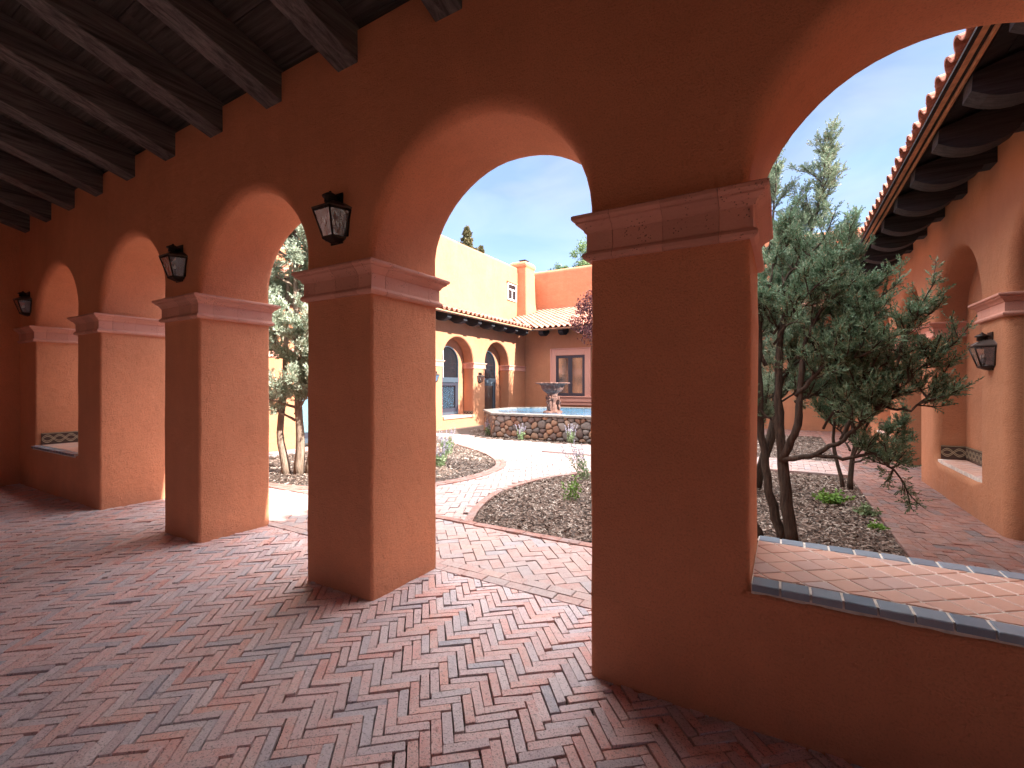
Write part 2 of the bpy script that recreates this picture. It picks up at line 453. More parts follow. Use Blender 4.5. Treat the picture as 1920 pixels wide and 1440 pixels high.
# ceiling boards run along the wall
mb = MB(); y = -1.3; sl = math.atan(.3)
while y < YF+1.0:
    w = random.uniform(.17, .2)
    z0 = 4.055+.3*(YF-y); z1 = 4.055+.3*(YF-y-w+.004)
    dz = random.uniform(0, .004)
    x0 = -10.06
    while x0 < 5.3:
        x1 = min(5.35, x0+random.uniform(2.2, 4.6))
        mb.add([(x0+.001,y,z0+dz),(x1-.001,y,z0+dz),(x1-.001,y+w-.005,z1+dz),(x0+.001,y+w-.005,z1+dz),(x0+.001,y,z0+.03),(x1-.001,y,z0+.03),(x1-.001,y+w-.005,z1+.03),(x0+.001,y+w-.005,z1+.03)],
               [(0,3,2,1),(4,5,6,7),(0,1,5,4),(1,2,6,5),(2,3,7,6),(3,0,4,7)])
        x0 = x1
    y += w
mb.build('ceiling_boards', M_BOARD, arc)
mb = MB()
mb.add([(-10.4,-1.6,5.28),(5.4,-1.6,5.28),(5.4,YF+1.02,3.83),(-10.4,YF+1.02,3.83),(-10.4,-1.6,5.36),(5.4,-1.6,5.36),(5.4,YF+1.02,3.90),(-10.4,YF+1.02,3.90)],
       [(0,3,2,1),(4,5,6,7),(0,1,5,4),(1,2,6,5),(2,3,7,6),(3,0,4,7)])
mb.build('roof_deck', M_DARK, arc)
mb = MB(); tile_roof(mb, (-9.9, YF+1.06, 3.92), (1,0,0), (0,-1,0), 11.0, .8, .3, seed=5); mb.build('roof', M_TILE, arc)
mb = MB()
# tiled sills: glazed blue edge tiles, clay field tiles set on the diagonal
def tile_m(name, stops, rough):
    m = NT(name); col = m.ramp(m.island(), stops)
    col = m.mix(m.math('MULTIPLY', m.noise(25, 4), .5), col, stops[0][1])
    return m.done(col, rough, m.bump(m.noise(40, 3), .002), spec=.6)
M_BLUE = tile_m('blue_slate_tile', [(0, (.20,.25,.32)), (.5, (.26,.32,.40)), (1, (.34,.39,.46))], .2)
M_CLAY = tile_m('clay_tile', [(0, (.66,.38,.30)), (.5, (.74,.46,.37)), (.85, (.64,.42,.37)), (1, (.56,.46,.46))], .32)
M_GROUT = plain('grout', (.70,.63,.57), .85)
def clip(poly, n, d):
    """keep n.p <= d"""
    out = []
    for i in range(len(poly)):
        a, b = poly[i], poly[(i+1) % len(poly)]
        da = n[0]*a[0]+n[1]*a[1]-d; db = n[0]*b[0]+n[1]*b[1]-d
        if da <= 0: out.append(a)
        if da*db < 0: t = da/(da-db); out.append((a[0]+(b[0]-a[0])*t, a[1]+(b[1]-a[1])*t))
    return out
def slab(mb, poly, z, th, inset=.003, tilt=(0, 0), fn=None):
    """a tile or brick with a worn edge"""
    n = len(poly)
    if n < 3: return
    ar = sum(poly[i][0]*poly[(i+1) % n][1]-poly[(i+1) % n][0]*poly[i][1] for i in range(n))/2
    if abs(ar) < 2e-4: return
    if ar < 0: poly = poly[::-1]
    cx = sum(p[0] for p in poly)/n; cy = sum(p[1] for p in poly)/n
    ins = []
    for p in poly:
        dx, dy = cx-p[0], cy-p[1]; L = math.hypot(dx, dy) or 1; k = min(.4, inset*1.4/L); ins.append((p[0]+dx*k, p[1]+dy*k))
    zz = lambda p: z+tilt[0]*(p[0]-cx)+tilt[1]*(p[1]-cy)
    vs = [(p[0], p[1], z-th) for p in poly]+[(p[0], p[1], zz(p)-inset*.9) for p in poly]+[(p[0], p[1], zz(p)) for p in ins]
    if fn: vs = [fn(*v) for v in vs]
    fs = []
    for i in range(n):
        j = (i+1) % n; fs += [(i, j, n+j, n+i), (n+i, n+j, 2*n+j, 2*n+i)]
    fs.append(tuple(range(2*n, 3*n))); mb.add(vs, fs)
def tiled_sill(parent, x0, x1, y0, y1, z, fn=None, e=.1, ft=.105, edge=True, name='window_sill'):
    idf = fn or (lambda a, b, c: (a, b, c))
    g = MB(); g.prism([(x0, y0+.018), (x1, y0+.018), (x1, y1-.006), (x0, y1-.006)], z-.05, z-.004, lambda u, v, t: idf(u, v, t))
    s = g.build(name, M_GROUT, parent)
    if edge:
      for (ya, yb) in ((y0, y0+.095), (y1-.095, y1)):
        b = MB(); x = x0+.004
        while x < x1-.02:
            xe = min(x+e, x1-.002)
            if True:
                slab(b, [(x, ya), (xe, ya), (xe, yb), (x, yb)], z+random.uniform(-.001, .001), .03, .004, (random.uniform(-.01, .01), random.uniform(-.01, .01)), fn)
            x += e+.009
        b.build('edge_tiles', M_BLUE, s, recalc=False)
      ya, yb = y0+.104, y1-.104
    else: ya, yb = y0+.004, y1-.004
    c = MB(); st = ft+.008; n = 12
    cx, cy = (x0+x1)/2, (y0+y1)/2; q = math.radians(38); ux, uy = (math.cos(q), math.sin(q)), (-math.sin(q), math.cos(q))
    K = int((x1-x0)/st)+3
    for i in range(-K, K):
        for j in range(-K, K):
            def pt(a, bb): return (cx+(ux[0]*a+uy[0]*bb)*st, cy+(ux[1]*a+uy[1]*bb)*st)
            h = .5-.004/st
            p = [pt(i-h, j-h), pt(i+h, j-h), pt(i+h, j+h), pt(i-h, j+h)]
            for (nn, d) in (((-1,0), -x0-.003), ((1,0), x1-.003), ((0,-1), -ya), ((0,1), yb)):
                if len(p) >= 3: p = clip(p, nn, d)
            if len(p) >= 3: slab(c, p, z+random.uniform(-.0008, .0008), .02, .003, (random.uniform(-.006, .006), random.uniform(-.006, .006)), fn)
    c.build('field_tiles', M_CLAY, s, recalc=False)
    return s
M_BRAID0 = simple('braid_ground', (.055,.032,.026), .35); M_BRAID1 = simple('braid_cream', (.42,.36,.25), .35)
def braid(parent, fn, L, h=.15, lift=0):
    """tile border with an interlaced cream band; fn(u along, v up, w out)"""
    g = MB(); g.prism([(0,0),(L,0),(L,h),(0,h)], 0, .012, lambda u, v, t: fn(u, v, t)); o = g.build('tile_border', M_BRAID0, parent)
    b = MB(); wl = .26; n = max(8, int(L/.012))
    for ph in (0, math.pi):
        for w in (.0,):
            for i in range(n):
                u0, u1 = L*i/n, L*(i+1)/n
                f = lambda u: h/2+.045*math.sin(2*math.pi*u/wl+ph)
                for dd in (-.017, .005):
                    b.add([fn(u0, f(u0)+dd, .0145), fn(u1, f(u1)+dd, .0145), fn(u1, f(u1)+dd+.011, .0145), fn(u0, f(u0)+dd+.011, .0145)], [(0,1,2,3)])
    b.add([fn(0, h-.012, .0142), fn(L, h-.012, .0142), fn(L, h-.004, .0142), fn(0, h-.004, .0142)], [(0,1,2,3)])
    b.build('braid', M_BRAID1, o, recalc=False)
tiled_sill(arc, -.12, 1.446, YF-.022, YF+TH+.03, .645)
tiled_sill(arc, -9.37, -7.79, YF-.045, YF+TH+.03, .63)
for (xa, xb) in ((-.15, 1.46), (-9.40, -7.76)):
    mb = MB(); n = int((xb-xa)/.02); P = []; rr = []
    for i in range(n+1):
        x = xa+(xb-xa)*i/n; P.append((x, YF+.0+.004*noise.noise(Vector((x*9, 1, 0))), .585+.006*noise.noise(Vector((x*5, 0, 2)))+.004*noise.noise(Vector((x*31, 0, 2))))); rr.append(.014+.006*noise.noise(Vector((x*14, 5, 1)))+.003*noise.noise(Vector((x*50, 5, 1))))
    mb.tube(P, rr, 10); mb.build('plaster_lip', M_ST, arc)
braid(arc, lambda u, v, w: (-9.372+w, YF+.06+u, .632+v), TH-.1, .17)

# ------------------------------------------------------------------ PAVING
def herring(mb, L, W, ang, x0, x1, y0, y1, keep=None, clips=(), jit=1.0, gap=.004, z=0, th=.03, fn=None, inset=.003, warp=0):
    """herringbone L x W at an angle; L must be k*W"""
    k = round(L/W); a = math.radians(ang); ca, sa = math.cos(a), math.sin(a)
    cx, cy = (x0+x1)/2, (y0+y1)/2; rad = math.hypot(x1-x0, y1-y0)/2+L; n = int(rad/W)+2
    for i in range(-n, n):
        for j in range(-n, n):
            m = (i-j) % (2*k)
            if m == 0: u0, v0, u1, v1 = i*W, j*W, i*W+k*W, j*W+W
            elif m == 2*k-1: u0, v0, u1, v1 = i*W, j*W, i*W+W, j*W+k*W
            else: continue
            g = gap/2; uc, vc = (u0+u1)/2, (v0+v1)/2
            px, py = cx+uc*ca-vc*sa, cy+uc*sa+vc*ca
            if not (x0-L < px < x1+L and y0-L < py < y1+L): continue
            hu, hv = (u1-u0)/2-g-random.uniform(0, .0015)*jit, (v1-v0)/2-g-random.uniform(0, .0015)*jit
            r = a+random.gauss(0, .010)*jit; cr, sr = math.cos(r), math.sin(r)
            ox, oy = random.gauss(0, .0017)*jit, random.gauss(0, .0017)*jit
            cor = []
            for (su, sv) in ((-1,-1), (1,-1), (1,1), (-1,1)):
                du, dv = su*hu+random.gauss(0, .0010)*jit, sv*hv+random.gauss(0, .0010)*jit
                cor.append((px+ox+du*cr-dv*sr, py+oy+du*sr+dv*cr))
            if keep and not keep(cor): continue
            q = []     # worn, slightly chipped corners
            for e in range(4):
                A_, P_, B_ = cor[e-1], cor[e], cor[(e+1) % 4]
                c1 = random.uniform(.0012, .004)*(3.2 if random.random() < .07 else 1)*jit; c2 = random.uniform(.0012, .004)*(3.2 if random.random() < .07 else 1)*jit
                for (T_, cc) in ((A_, c1), (B_, c2)):
                    dd = math.hypot(T_[0]-P_[0], T_[1]-P_[1]); q.append((P_[0]+(T_[0]-P_[0])*cc/dd, P_[1]+(T_[1]-P_[1])*cc/dd))
            cor = q
            for (nn, d) in clips:
                if len(cor) >= 3: cor = clip(cor, nn, d)
            if len(cor) < 3: continue
            zz = z+random.gauss(0, .0024)*jit+.004*noise.noise(Vector((px*1.3, py*1.3, 0)))*jit
            slab(mb, cor, zz, th, inset, (random.gauss(0, .013)*jit, random.gauss(0, .013)*jit), fn)
HW = .0492
mb = MB()
herring(mb, 4*HW, HW, 41, -10.1, 2.6, -1.3, 2.93, clips=[((0,1), 2.93), ((-1,0), 10.1), ((0,-1), 1.3)], jit=1.15, gap=.0035, inset=.0022)
tag(mb.build('floor', M_BR, recalc=False), kind='structure')
# border band under the outer line of the piers, then the courtyard strip
def band(mb, pts, width, bl, z, rows=1, closed=False, gap=.004, jit=1.0, side=1, th=.05):
    """bricks laid lengthwise along a polyline; side=+1 to its left"""
    P = [Vector(p) for p in pts]
    if closed: P.append(P[0])
    seg = [(P[i+1]-P[i]).length for i in range(len(P)-1)]; tot = sum(seg)
    def at(d):
        d = max(0, min(tot-1e-6, d)); i = 0
        while d > seg[i]: d -= seg[i]; i += 1
        t = (P[i+1]-P[i]).normalized(); return P[i]+t*d, Vector((-t.y, t.x))*side
    rw = width/rows
    for r in range(rows):
        n = max(1, round(tot/bl)); off = (r % 2)*.5
        for k in range(n):
            d0 = (k+off)*tot/n; d1 = (k+1+off)*tot/n
            if d0 >= tot: continue
            d1 = min(d1, tot)
            (a, na), (b, nb) = at(d0+gap/2), at(d1-gap/2)
            if (b-a).length < .02: continue
            o0, o1 = r*rw+gap/2, (r+1)*rw-gap/2
            q = [a+na*o0, b+nb*o0, b+nb*o1, a+na*o1]
            slab(mb, [(p.x+random.gauss(0,.001), p.y+random.gauss(0,.001)) for p in q], z+random.gauss(0, .0015)*jit, th, .004, (random.gauss(0,.006), random.gauss(0,.006)))
mb = MB()
band(mb, [(-10.0, 2.93), (2.0, 2.93)], .2, .2, .006, rows=2)
tag(mb.build('path_band', M_BR2, recalc=False), kind='structure')
mb = MB()
herring(mb, .2, .1, 43, -9.9, 2.0, 3.13, 4.06, clips=[((0,-1), -3.13), ((0,1), 4.04), ((-1,0), 9.9), ((1,0), 1.9)], gap=.0035)
tag(mb.build('courtyard_path', M_BR2, recalc=False), kind='structure')
mb = MB(); band(mb, [(-9.9, 4.04), (.95, 4.04)], .1, .2, .012); tag(mb.build('kerb', M_KERB, recalc=False), kind='structure')

def smooth_poly(pts, it=2):
    for _ in range(it):
        q = []
        for i in range(len(pts)):
            a, b = pts[i], pts[(i+1) % len(pts)]
            q += [(a[0]*.75+b[0]*.25, a[1]*.75+b[1]*.25), (a[0]*.25+b[0]*.75, a[1]*.25+b[1]*.75)]
        pts = q
    return pts
def inpoly(x, y, P):
    c = False; j = len(P)-1
    for i in range(len(P)):
        if (P[i][1] > y) != (P[j][1] > y) and x < (P[j][0]-P[i][0])*(y-P[i][1])/(P[j][1]-P[i][1])+P[i][0]: c = not c
        j = i
    return c
def dense(pts, closed_idx=()): return pts
def cat(pts, step=.12):
    """Catmull-Rom through open points"""
    out = []
    n = len(pts)
    for i in range(n-1):
        p0 = Vector(pts[max(0, i-1)]); p1 = Vector(pts[i]); p2 = Vector(pts[i+1]); p3 = Vector(pts[min(n-1, i+2)])
        k = max(2, int((p2-p1).length/step))
        for j in range(k):
            t = j/k; q = .5*((2*p1)+(p2-p0)*t+(2*p0-5*p1+4*p2-p3)*t*t+(3*p1-p0-3*p2+p3)*t**3); out.append((q.x, q.y))
    out.append(tuple(pts[-1])); return out
RCURVE = cat([(-2.94, 4.14), (-3.22, 4.75), (-3.42, 5.6), (-3.32, 6.6), (-2.9, 7.45), (-2.25, 8.3), (-1.4, 8.95), (-.5, 9.28)])
BED_R = RCURVE + [(.94, 9.28), (.94, 4.14)]
LCURVE = cat([(-6.9, 4.2), (-6.2, 4.32), (-5.3, 4.7), (-4.7, 5.35), (-4.47, 6.2), (-4.58, 7.1), (-5.0, 7.8), (-5.75, 8.5), (-6.7, 9.12), (-7.6, 9.7), (-8.5, 10.6)])
BED_L = LCURVE + [(-9.35, 10.6), (-9.35, 4.2)]
BED_F = [(-3.4, 10.78), (.9, 10.78), (.9, 16.2), (-3.4, 16.2)]
POOL = [(-7.36, 11.36), (-3.95, 11.36), (-2.7, 12.7), (-2.7, 14.6), (-3.95, 15.9), (-7.36, 15.9), (-8.7, 14.8), (-8.7, 12.9)]
BED_P = [(-7.6, 10.98), (-3.5, 10.98), (-3.5, 11.5), (-2.5, 12.6), (-3.5, 16.2), (-8.8, 16.2), (-9.1, 12.6)]
beds = [BED_R, BED_L, BED_F, BED_P]
def keep_path(c): return not any(inpoly(p[0], p[1], B) for p in c for B in beds)
def inset_test(c): return all(not inpoly(p[0], p[1], B) for p in c for B in beds)
mb = MB()
herring(mb, .2, .1, 28, -9.9, -1.0, 4.14, 11.2, keep=lambda c: inset_test(c) and not (c[0][0] > -4.72 and c[0][1] > 9.3), clips=[((0,-1), -4.14), ((-1,0), 10.0)], gap=.0035, inset=.003)
tag(mb.build('garden_path', M_BR2, recalc=False), kind='structure')
mb = MB()   # cross path, one brick higher, and the walk along the right wing
herring(mb, .2, .1, 0, -4.7, .95, 9.4, 10.7, clips=[((0,-1), -9.4), ((0,1), 10.68), ((-1,0), 4.6), ((1,0), .95)], gap=.0035, z=.03, th=.05)
band(mb, [(-4.7, 9.3), (.98, 9.3)], .1, .2, .034, th=.09)
band(mb, [(-4.7, 10.68), (.95, 10.68)], .1, .2, .034, th=.09)
band(mb, [(-4.7, 9.3), (-4.7, 10.78)], .1, .2, .036, th=.09, side=-1)
tag(mb.build('cross_path', M_BR2, recalc=False), kind='structure')
mb = MB()
herring(mb, .2, .1, 8, 1.05, 3.4, 3.1, 18.4, clips=[((0,-1), -3.13), ((-1,0), -1.06), ((0,1), 18.3), ((1,0), 3.3)], gap=.0035)
band(mb, [(.95, 4.04), (.95, 18.2)], .11, .2, .008, side=-1)
herring(mb, .2, .1, 8, -3.5, 1.0, 16.2, 18.4, clips=[((0,-1), -16.2), ((1,0), .95), ((0,1), 18.3)], gap=.006)
tag(mb.build('walkway', M_BR3, recalc=False), kind='structure')
mb = MB()
band(mb, RCURVE, .1, .2, .014, side=1); band(mb, [(q[0]-.0, q[1]) for q in LCURVE], .2, .2, .012, rows=2, side=-1)
tag(mb.build('path_kerb', M_KERB, recalc=False), kind='structure')
# ground sheets
mb = MB(); mb.add([(-400,-400,-.09),(400,-400,-.09),(400,400,-.09),(-400,400,-.09)], [(0,1,2,3)]); tag(mb.build('ground', M_GROUND), kind='structure')
mb = MB(); mb.add([(-10.3,-1.5,-.022),(5.4,-1.5,-.022),(5.4,4.06,-.022),(-10.3,4.06,-.022)], [(0,1,2,3)])
mb.add([(-10.2,4.06,-.026),(3.4,4.06,-.026),(3.4,18.4,-.026),(-10.2,18.4,-.026)], [(0,1,2,3)])
tag(mb.build('paving_bed', M_SAND), kind='structure')
M_MULCH = NT('wood_mulch')
_c = M_MULCH.ramp(M_MULCH.island(), [(0, (.065,.04,.03)), (.35, (.15,.098,.076)), (.65, (.245,.175,.145)), (.88, (.36,.285,.24)), (1, (.55,.48,.42))])
M_MULCH = M_MULCH.done(_c, .9, spec=.2)
def mulch(B, dens, name, label, zbase=-.012, smax=.05, view=None):
    mb = MB(); xs = [p[0] for p in B]; ys = [p[1] for p in B]
    n = 22; x0, x1, y0, y1 = min(xs), max(xs), min(ys), max(ys)
    hz = lambda x, y: zbase+.018*noise.noise(Vector((x*1.3, y*1.3, 3)))+.008*noise.noise(Vector((x*6, y*6, 3)))
    # soil sheet
    polys = tessellate_polygon([[Vector((p[0], p[1], 0)) for p in B]])
    mb.add([(p[0], p[1], zbase-.018) for p in B], [tuple(t) for t in polys])
    soil = mb
    tag(soil.build('soil', M_SOIL), kind='structure')
    mb = MB()
    N = int((x1-x0)*(y1-y0)*dens)
    for _ in range(N):
        x, y = random.uniform(x0, x1), random.uniform(y0, y1)
        if not inpoly(x, y, B): continue
        L = random.uniform(.012, smax)*random.uniform(.5, 1); W = random.uniform(.003, .009); a = random.uniform(0, math.pi); t = random.gauss(0, .25); rr = random.gauss(0, .5)
        z = hz(x, y)+random.uniform(0, .02)
        dx, dy, dz = math.cos(a)*L, math.sin(a)*L, math.sin(t)*L
        wx, wy, wz = -math.sin(a)*W, math.cos(a)*W, math.sin(rr)*W
        bx = random.gauss(0, .003)
        mb.add([(x-dx-wx, y-dy-wy, z-dz-wz), (x-wx*1.2, y-wy*1.2, z-wz+bx), (x+dx-wx*.5, y+dy-wy*.5, z+dz), (x+dx+wx*.4, y+dy+wy*.4, z+dz+wz), (x+wx, y+wy, z+wz+bx), (x-dx+wx, y-dy+wy, z-dz+wz)],
               [(0,1,4,5), (1,2,3,4)])
    o = mb.build(name, M_MULCH, recalc=False); tag(o, label, 'mulch', kind='stuff'); return o
mulch(BED_R, 2300, 'mulch', 'brown wood chip mulch in the near right bed under the juniper', smax=.034)
mulch(BED_L, 900, 'mulch', 'wood chip mulch in the curved left bed')
mulch(BED_F, 700, 'mulch', 'wood chip mulch beyond the cross path')
mulch(BED_P, 600, 'mulch', 'narrow strip of wood chips around the stone pool')

mb = MB()
for _ in range(1500):
    k = random.random()
    if k < .45: q = random.choice(RCURVE); x, y = q[0]-abs(random.gauss(0, .16)), q[1]+random.gauss(0, .1)
    elif k < .6: x, y = random.uniform(-2.9, .9), 4.1-abs(random.gauss(0, .22))
    elif k < .75: x, y = .96+abs(random.gauss(0, .2)), random.uniform(4, 9.2)
    elif k < .9: q = random.choice(LCURVE); x, y = q[0]+abs(random.gauss(0, .15)), q[1]+random.gauss(0, .12)
    else: x, y = random.uniform(-9, 1), random.choice((random.uniform(1.9, 2.9), random.uniform(.4, 4)))
    L = random.uniform(.004, .016); W = random.uniform(.0015, .004); a = random.uniform(0, 3.14); z = .016+random.uniform(0, .003) if y > 2.9 else .005
    dx, dy, wx, wy = math.cos(a)*L, math.sin(a)*L, -math.sin(a)*W, math.cos(a)*W
    mb.add([(x-dx-wx, y-dy-wy, z), (x+dx-wx, y+dy-wy, z+.002), (x+dx+wx, y+dy+wy, z+.001), (x-dx+wx, y-dy+wy, z+.003)], [(0,1,2,3)])
tag(mb.build('litter', M_MULCH, recalc=False), 'bits of bark and dry leaf scattered over the brick paving', 'litter', kind='stuff')

# ------------------------------------------------------------------ LEFT WING
XL = -10.06
lw = thing('left_wing_building', 'sunlit apricot stucco wing on the left with arched glazed bays under a tiled eave', 'building', (XL, 12, 0))
fl = lambda s, t, z: (XL-t, s, z)
lops = [(4.3, 6.1, 2.33, 0), (6.95, 8.75, 2.33, 0), (9.7, 11.5, 2.33, 0), (12.41, 14.24, 2.33, .40), (15.02, 16.85, 2.33, 0)]
mb = MB(); arch_wall(mb, fl, 2.98, 18.26, 4.05, .48, lops, rlow=.05, rhigh=.07, seed=20); mb.build('wall', M_ST2, lw, weld=.0004)
mb = MB()   # inner wall of the niches with smaller arched openings
lin = [(4.6, 5.8, 2.33, 0), (7.25, 8.45, 2.33, 0), (10.0, 11.2, 2.33, 0), (12.72, 13.95, 2.33, .405), (15.32, 16.55, 2.33, 0)]
arch_wall(mb, lambda s, t, z: (XL-.49-t, s, z), 2.98, 18.26, 4.0, .2, lin, rlow=.02, rhigh=.02, seed=30); mb.build('inner_wall', M_ST2, lw, weld=.0004)
edges = [2.99]+[v for o in lops for v in o[:2]]+[18.27]
for i in range(0, len(edges), 2):
    a, b = edges[i], edges[i+1]
    pth = []
    if i > 0: pth.append((XL-.48, a))
    pth += [(XL, a), (XL, b)] if i > 0 else [(XL, a), (XL, b)]
    if i < len(edges)-2: pth.append((XL-.48, b))
    pth = pth[::-1]   # outside (+X) on the right-hand side when walking towards -Y
    pth = pth if True else pth
    mb = MB(); sweep_cap(mb, [(p[0], p[1]) for p in pth][::-1], 2.14, seed=50+i, scale=.75); mb.build('impost_band', M_CAP, lw)
# glazed bays
def arched_unit(yc, half, z0, kind):
    x = XL-.56
    w = thing('x', None, None) if False else None
    fr = MB(); b = .055
    fr.box(x, x+.06, yc-half, yc-half+b, z0, 1.62); fr.box(x, x+.06, yc+half-b, yc+half, z0, 1.62)
    fr.box(x, x+.075, yc-half, yc+half, 1.62, 1.80); fr.box(x, x+.06, yc-half+b, yc+half-b, z0, z0+.12)
    # arched head frame
    n = 20
    spr = 2.33
    fr.box(x, x+.06, yc-half, yc-half+.04, 1.80, spr); fr.box(x, x+.06, yc+half-.04, yc+half, 1.80, spr)
    for i in range(n):
        a0, a1 = math.pi*i/n, math.pi*(i+1)/n
        q = [(yc+r*math.cos(a), spr+r*math.sin(a)) for (r, a) in ((half, a0), (half, a1), (half-.04, a1), (half-.04, a0))]
        fr.prism(q, x, x+.06, lambda u, v, t: (t, u, v))
    nm = 'door' if kind == 'door' else 'window'
    o = fr.build(nm, M_FRAME, lw)
    # leaf
    lf = MB(); l0, l1 = yc-half+b+.01, yc+half-b-.01
    lf.box(x+.005, x+.045, l0, l0+.1, z0+.12, 1.61); lf.box(x+.005, x+.045, l1-.1, l1, z0+.12, 1.61)
    lf.box(x+.005, x+.045, l0+.1, l1-.1, 1.5, 1.61); lf.box(x+.005, x+.045, l0+.1, l1-.1, z0+.12, z0+.26)
    lf.build('leaf', M_FRAMED if kind != 'door' else M_FRAME, o)
    g = MB(); g.box(x+.018, x+.026, l0+.1, l1-.1, z0+.26, 1.5); g.build('pane', M_DOORGLASS if kind != 'door' else M_MIRROR, o)
    if kind != 'door':
        sl = MB(); z = z0+.27
        while z < 1.49:
            sl.box(x-.05, x-.047+.02, l0+.1, l1-.1, z, z+.018); z += .024
        sl.build('blind', M_BLIND, o)
    t = MB(); n = 20
    pts = [(yc+half-.04, 1.80), (yc+half-.04, spr)]+[(yc+(half-.04)*math.cos(math.pi*i/n), spr+(half-.04)*math.sin(math.pi*i/n)) for i in range(1, n)]+[(yc-half+.04, spr), (yc-half+.04, 1.80)]
    t.prism(pts, x+.018, x+.026, lambda u, v, t_: (t_, u, v)); t.build('transom_pane', M_DGLASS, o)
    if kind != 'door':
        mm = MB(); mm.box(x+.026, x+.05, yc-.28, yc-.25, 1.80, 2.33+.5); mm.build('mullion', M_WHITE, o)
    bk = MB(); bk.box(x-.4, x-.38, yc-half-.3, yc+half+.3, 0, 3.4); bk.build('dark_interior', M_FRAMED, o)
    return o
for i, (a, b, sp, bt) in enumerate(lin):
    arched_unit((a+b)/2, (b-a)/2+.01, .405 if i == 3 else .02, 'window' if i in (3, 1) else 'door')
mb = MB(); mb.bbox(XL-.5, XL+.05, 12.42, 14.23, .33, .42, .01); s_ = mb.build('window_sill', M_CAP, lw)
braid(lw, lambda u, v, w: (XL-.46+u, 14.235-w, .425+v), .44, .12)
# eave and tiled roof
SL = .3
def eave(parent, fn, a, b, first, step=.884, soffit_in=.0, seed=0):
    """fn(along, outward, z): rafter tails, soffit boards, trim"""
    k = first
    while k < b-.1:
        m_ = MB(); tail_mb(m_, lambda t, o, z, k=k: fn(k+t, o, z)); m_.build('rafter_tail', M_TAIL, parent); k += step
    m_ = MB(); o = -.02; i = 0
    while o < .64:
        m_.prism([(o+.002, 4.092-.3*o), (o+.158, 4.092-.3*(o+.158)), (o+.158, 4.112-.3*(o+.158)), (o+.002, 4.112-.3*o)], a, b, lambda u, v, t: fn(t, u, v)); o += .16
    m_.build('soffit_boards', M_DARK, parent)
    m_ = MB(); m_.prism([(.655, 3.855), (.672, 3.850), (.672, 3.93), (.655, 3.937)], a, b, lambda u, v, t: fn(t, u, v))
    m_.prism([(.705, 3.870), (.745, 3.862), (.745, 3.925), (.705, 3.93)], a, b, lambda u, v, t: fn(t, u, v)); m_.build('eave_trim', M_TRIM, parent)
def deck(parent, pts_lo, pts_hi):
    m_ = MB(); q = list(pts_lo)+list(pts_hi); m_.add(q+[(p[0], p[1], p[2]+.04) for p in q], [(0,1,2,3),(4,7,6,5),(0,4,5,1),(1,5,6,2),(2,6,7,3),(3,7,4,0)]); return m_.build('roof_deck', M_DARK, parent)
eave(lw, lambda s, o, z: (XL+o, s, z), 3.0, 17.66, 4.0)
XE, YE = XL+.70, 18.28-.70
deck(lw, [(XL+.64, 3.0, 3.93), (XL+.64, YE, 3.93)], [(-12.5, YE+3, 3.93+.3*3.08), (-12.5, 3.0, 3.93+.3*3.08)])
mb = MB(); tile_roof(mb, (XE+.05, 3.2, 3.935), (0,1,0), (-1,0,0), 18, 3.3, SL, keep=lambda p: p.y < YE+(XE-p.x)+.05, seed=1); mb.build('roof', M_TILE, lw)
def wall_box(x0, x1, y0, y1, z0, z1, b=.14):
    m_ = MB(); bm = bmesh.new(); bmesh.ops.create_cube(bm, size=1)
    for v in bm.verts: v.co = Vector(((x0+x1)/2+v.co.x*(x1-x0), (y0+y1)/2+v.co.y*(y1-y0), (z0+z1)/2+v.co.z*(z1-z0)))
    es = [e for e in bm.edges if (e.verts[0].co.z+e.verts[1].co.z)/2 > z0+.01]
    bmesh.ops.bevel(bm, geom=es, offset=b, segments=5, affect='EDGES', profile=.5); m_.bm(bm, smooth=False); return m_
XU, YU = -12.5, 23.9
wall_box(XU-.6, XU, 2.0, YU+.3, 3.5, 7.95).build('upper_wall', M_ST2, lw)
# small white window high on the upper wall
fr = MB(); y0, y1, z0, z1 = 20.72, 21.62, 6.02, 6.92; x = XU+.004
for q in ((y0,y0+.07,z0,z1),(y1-.07,y1,z0,z1),(y0+.07,y1-.07,z1-.07,z1),(y0+.07,y1-.07,z0,z0+.07),((y0+y1)/2-.03,(y0+y1)/2+.03,z0+.07,z1-.36),(y0+.07,y1-.07,z1-.36,z1-.30)): fr.box(x, x+.06, *q)
o = fr.build('window', M_WHITE, lw); g = MB(); g.box(x, x+.02, y0+.07, y1-.07, z0+.07, z1-.07); g.build('pane', M_DGLASS, o)
g = MB(); g.bbox(XU, XU+.12, y0-.05, y1+.06, z1+.01, z1+.09, .02); g.build('lintel', M_ST2, o)
# chimney with a flared foot
ch = MB(); n = 0
lev = [(4.6, .25, .3), (5.2, .14, .16), (6.0, .05, .05), (7.9, 0, 0), (8.0, .05, .05), (8.15, .05, .05), (8.28, -.06, -.06)]
vs = []
for (z, ex, ey) in lev: vs += [(-13.0, 21.87-ey, z), (-12.0+ex, 21.87-ey, z), (-12.0+ex, 22.9+ey, z), (-13.0, 22.9+ey, z)]
fs = [(i*4+k, i*4+(k+1) % 4, i*4+4+(k+1) % 4, i*4+4+k) for i in range(len(lev)-1) for k in range(4)]+[(0,3,2,1), tuple(len(vs)-4+k for k in range(4))]
ch.add(vs, fs); c_ = ch.build('chimney', M_ST2, lw); md = c_.modifiers.new('b', 'BEVEL'); md.width = .07; md.segments = 4; md.limit_method = 'ANGLE'
g = MB(); g.box(-12.55, -12.25, 22.2, 22.55, 8.26, 8.38); g.box(-12.6, -12.2, 22.15, 22.6, 8.38, 8.42); g.build('chimney_pot', M_IRON, c_)

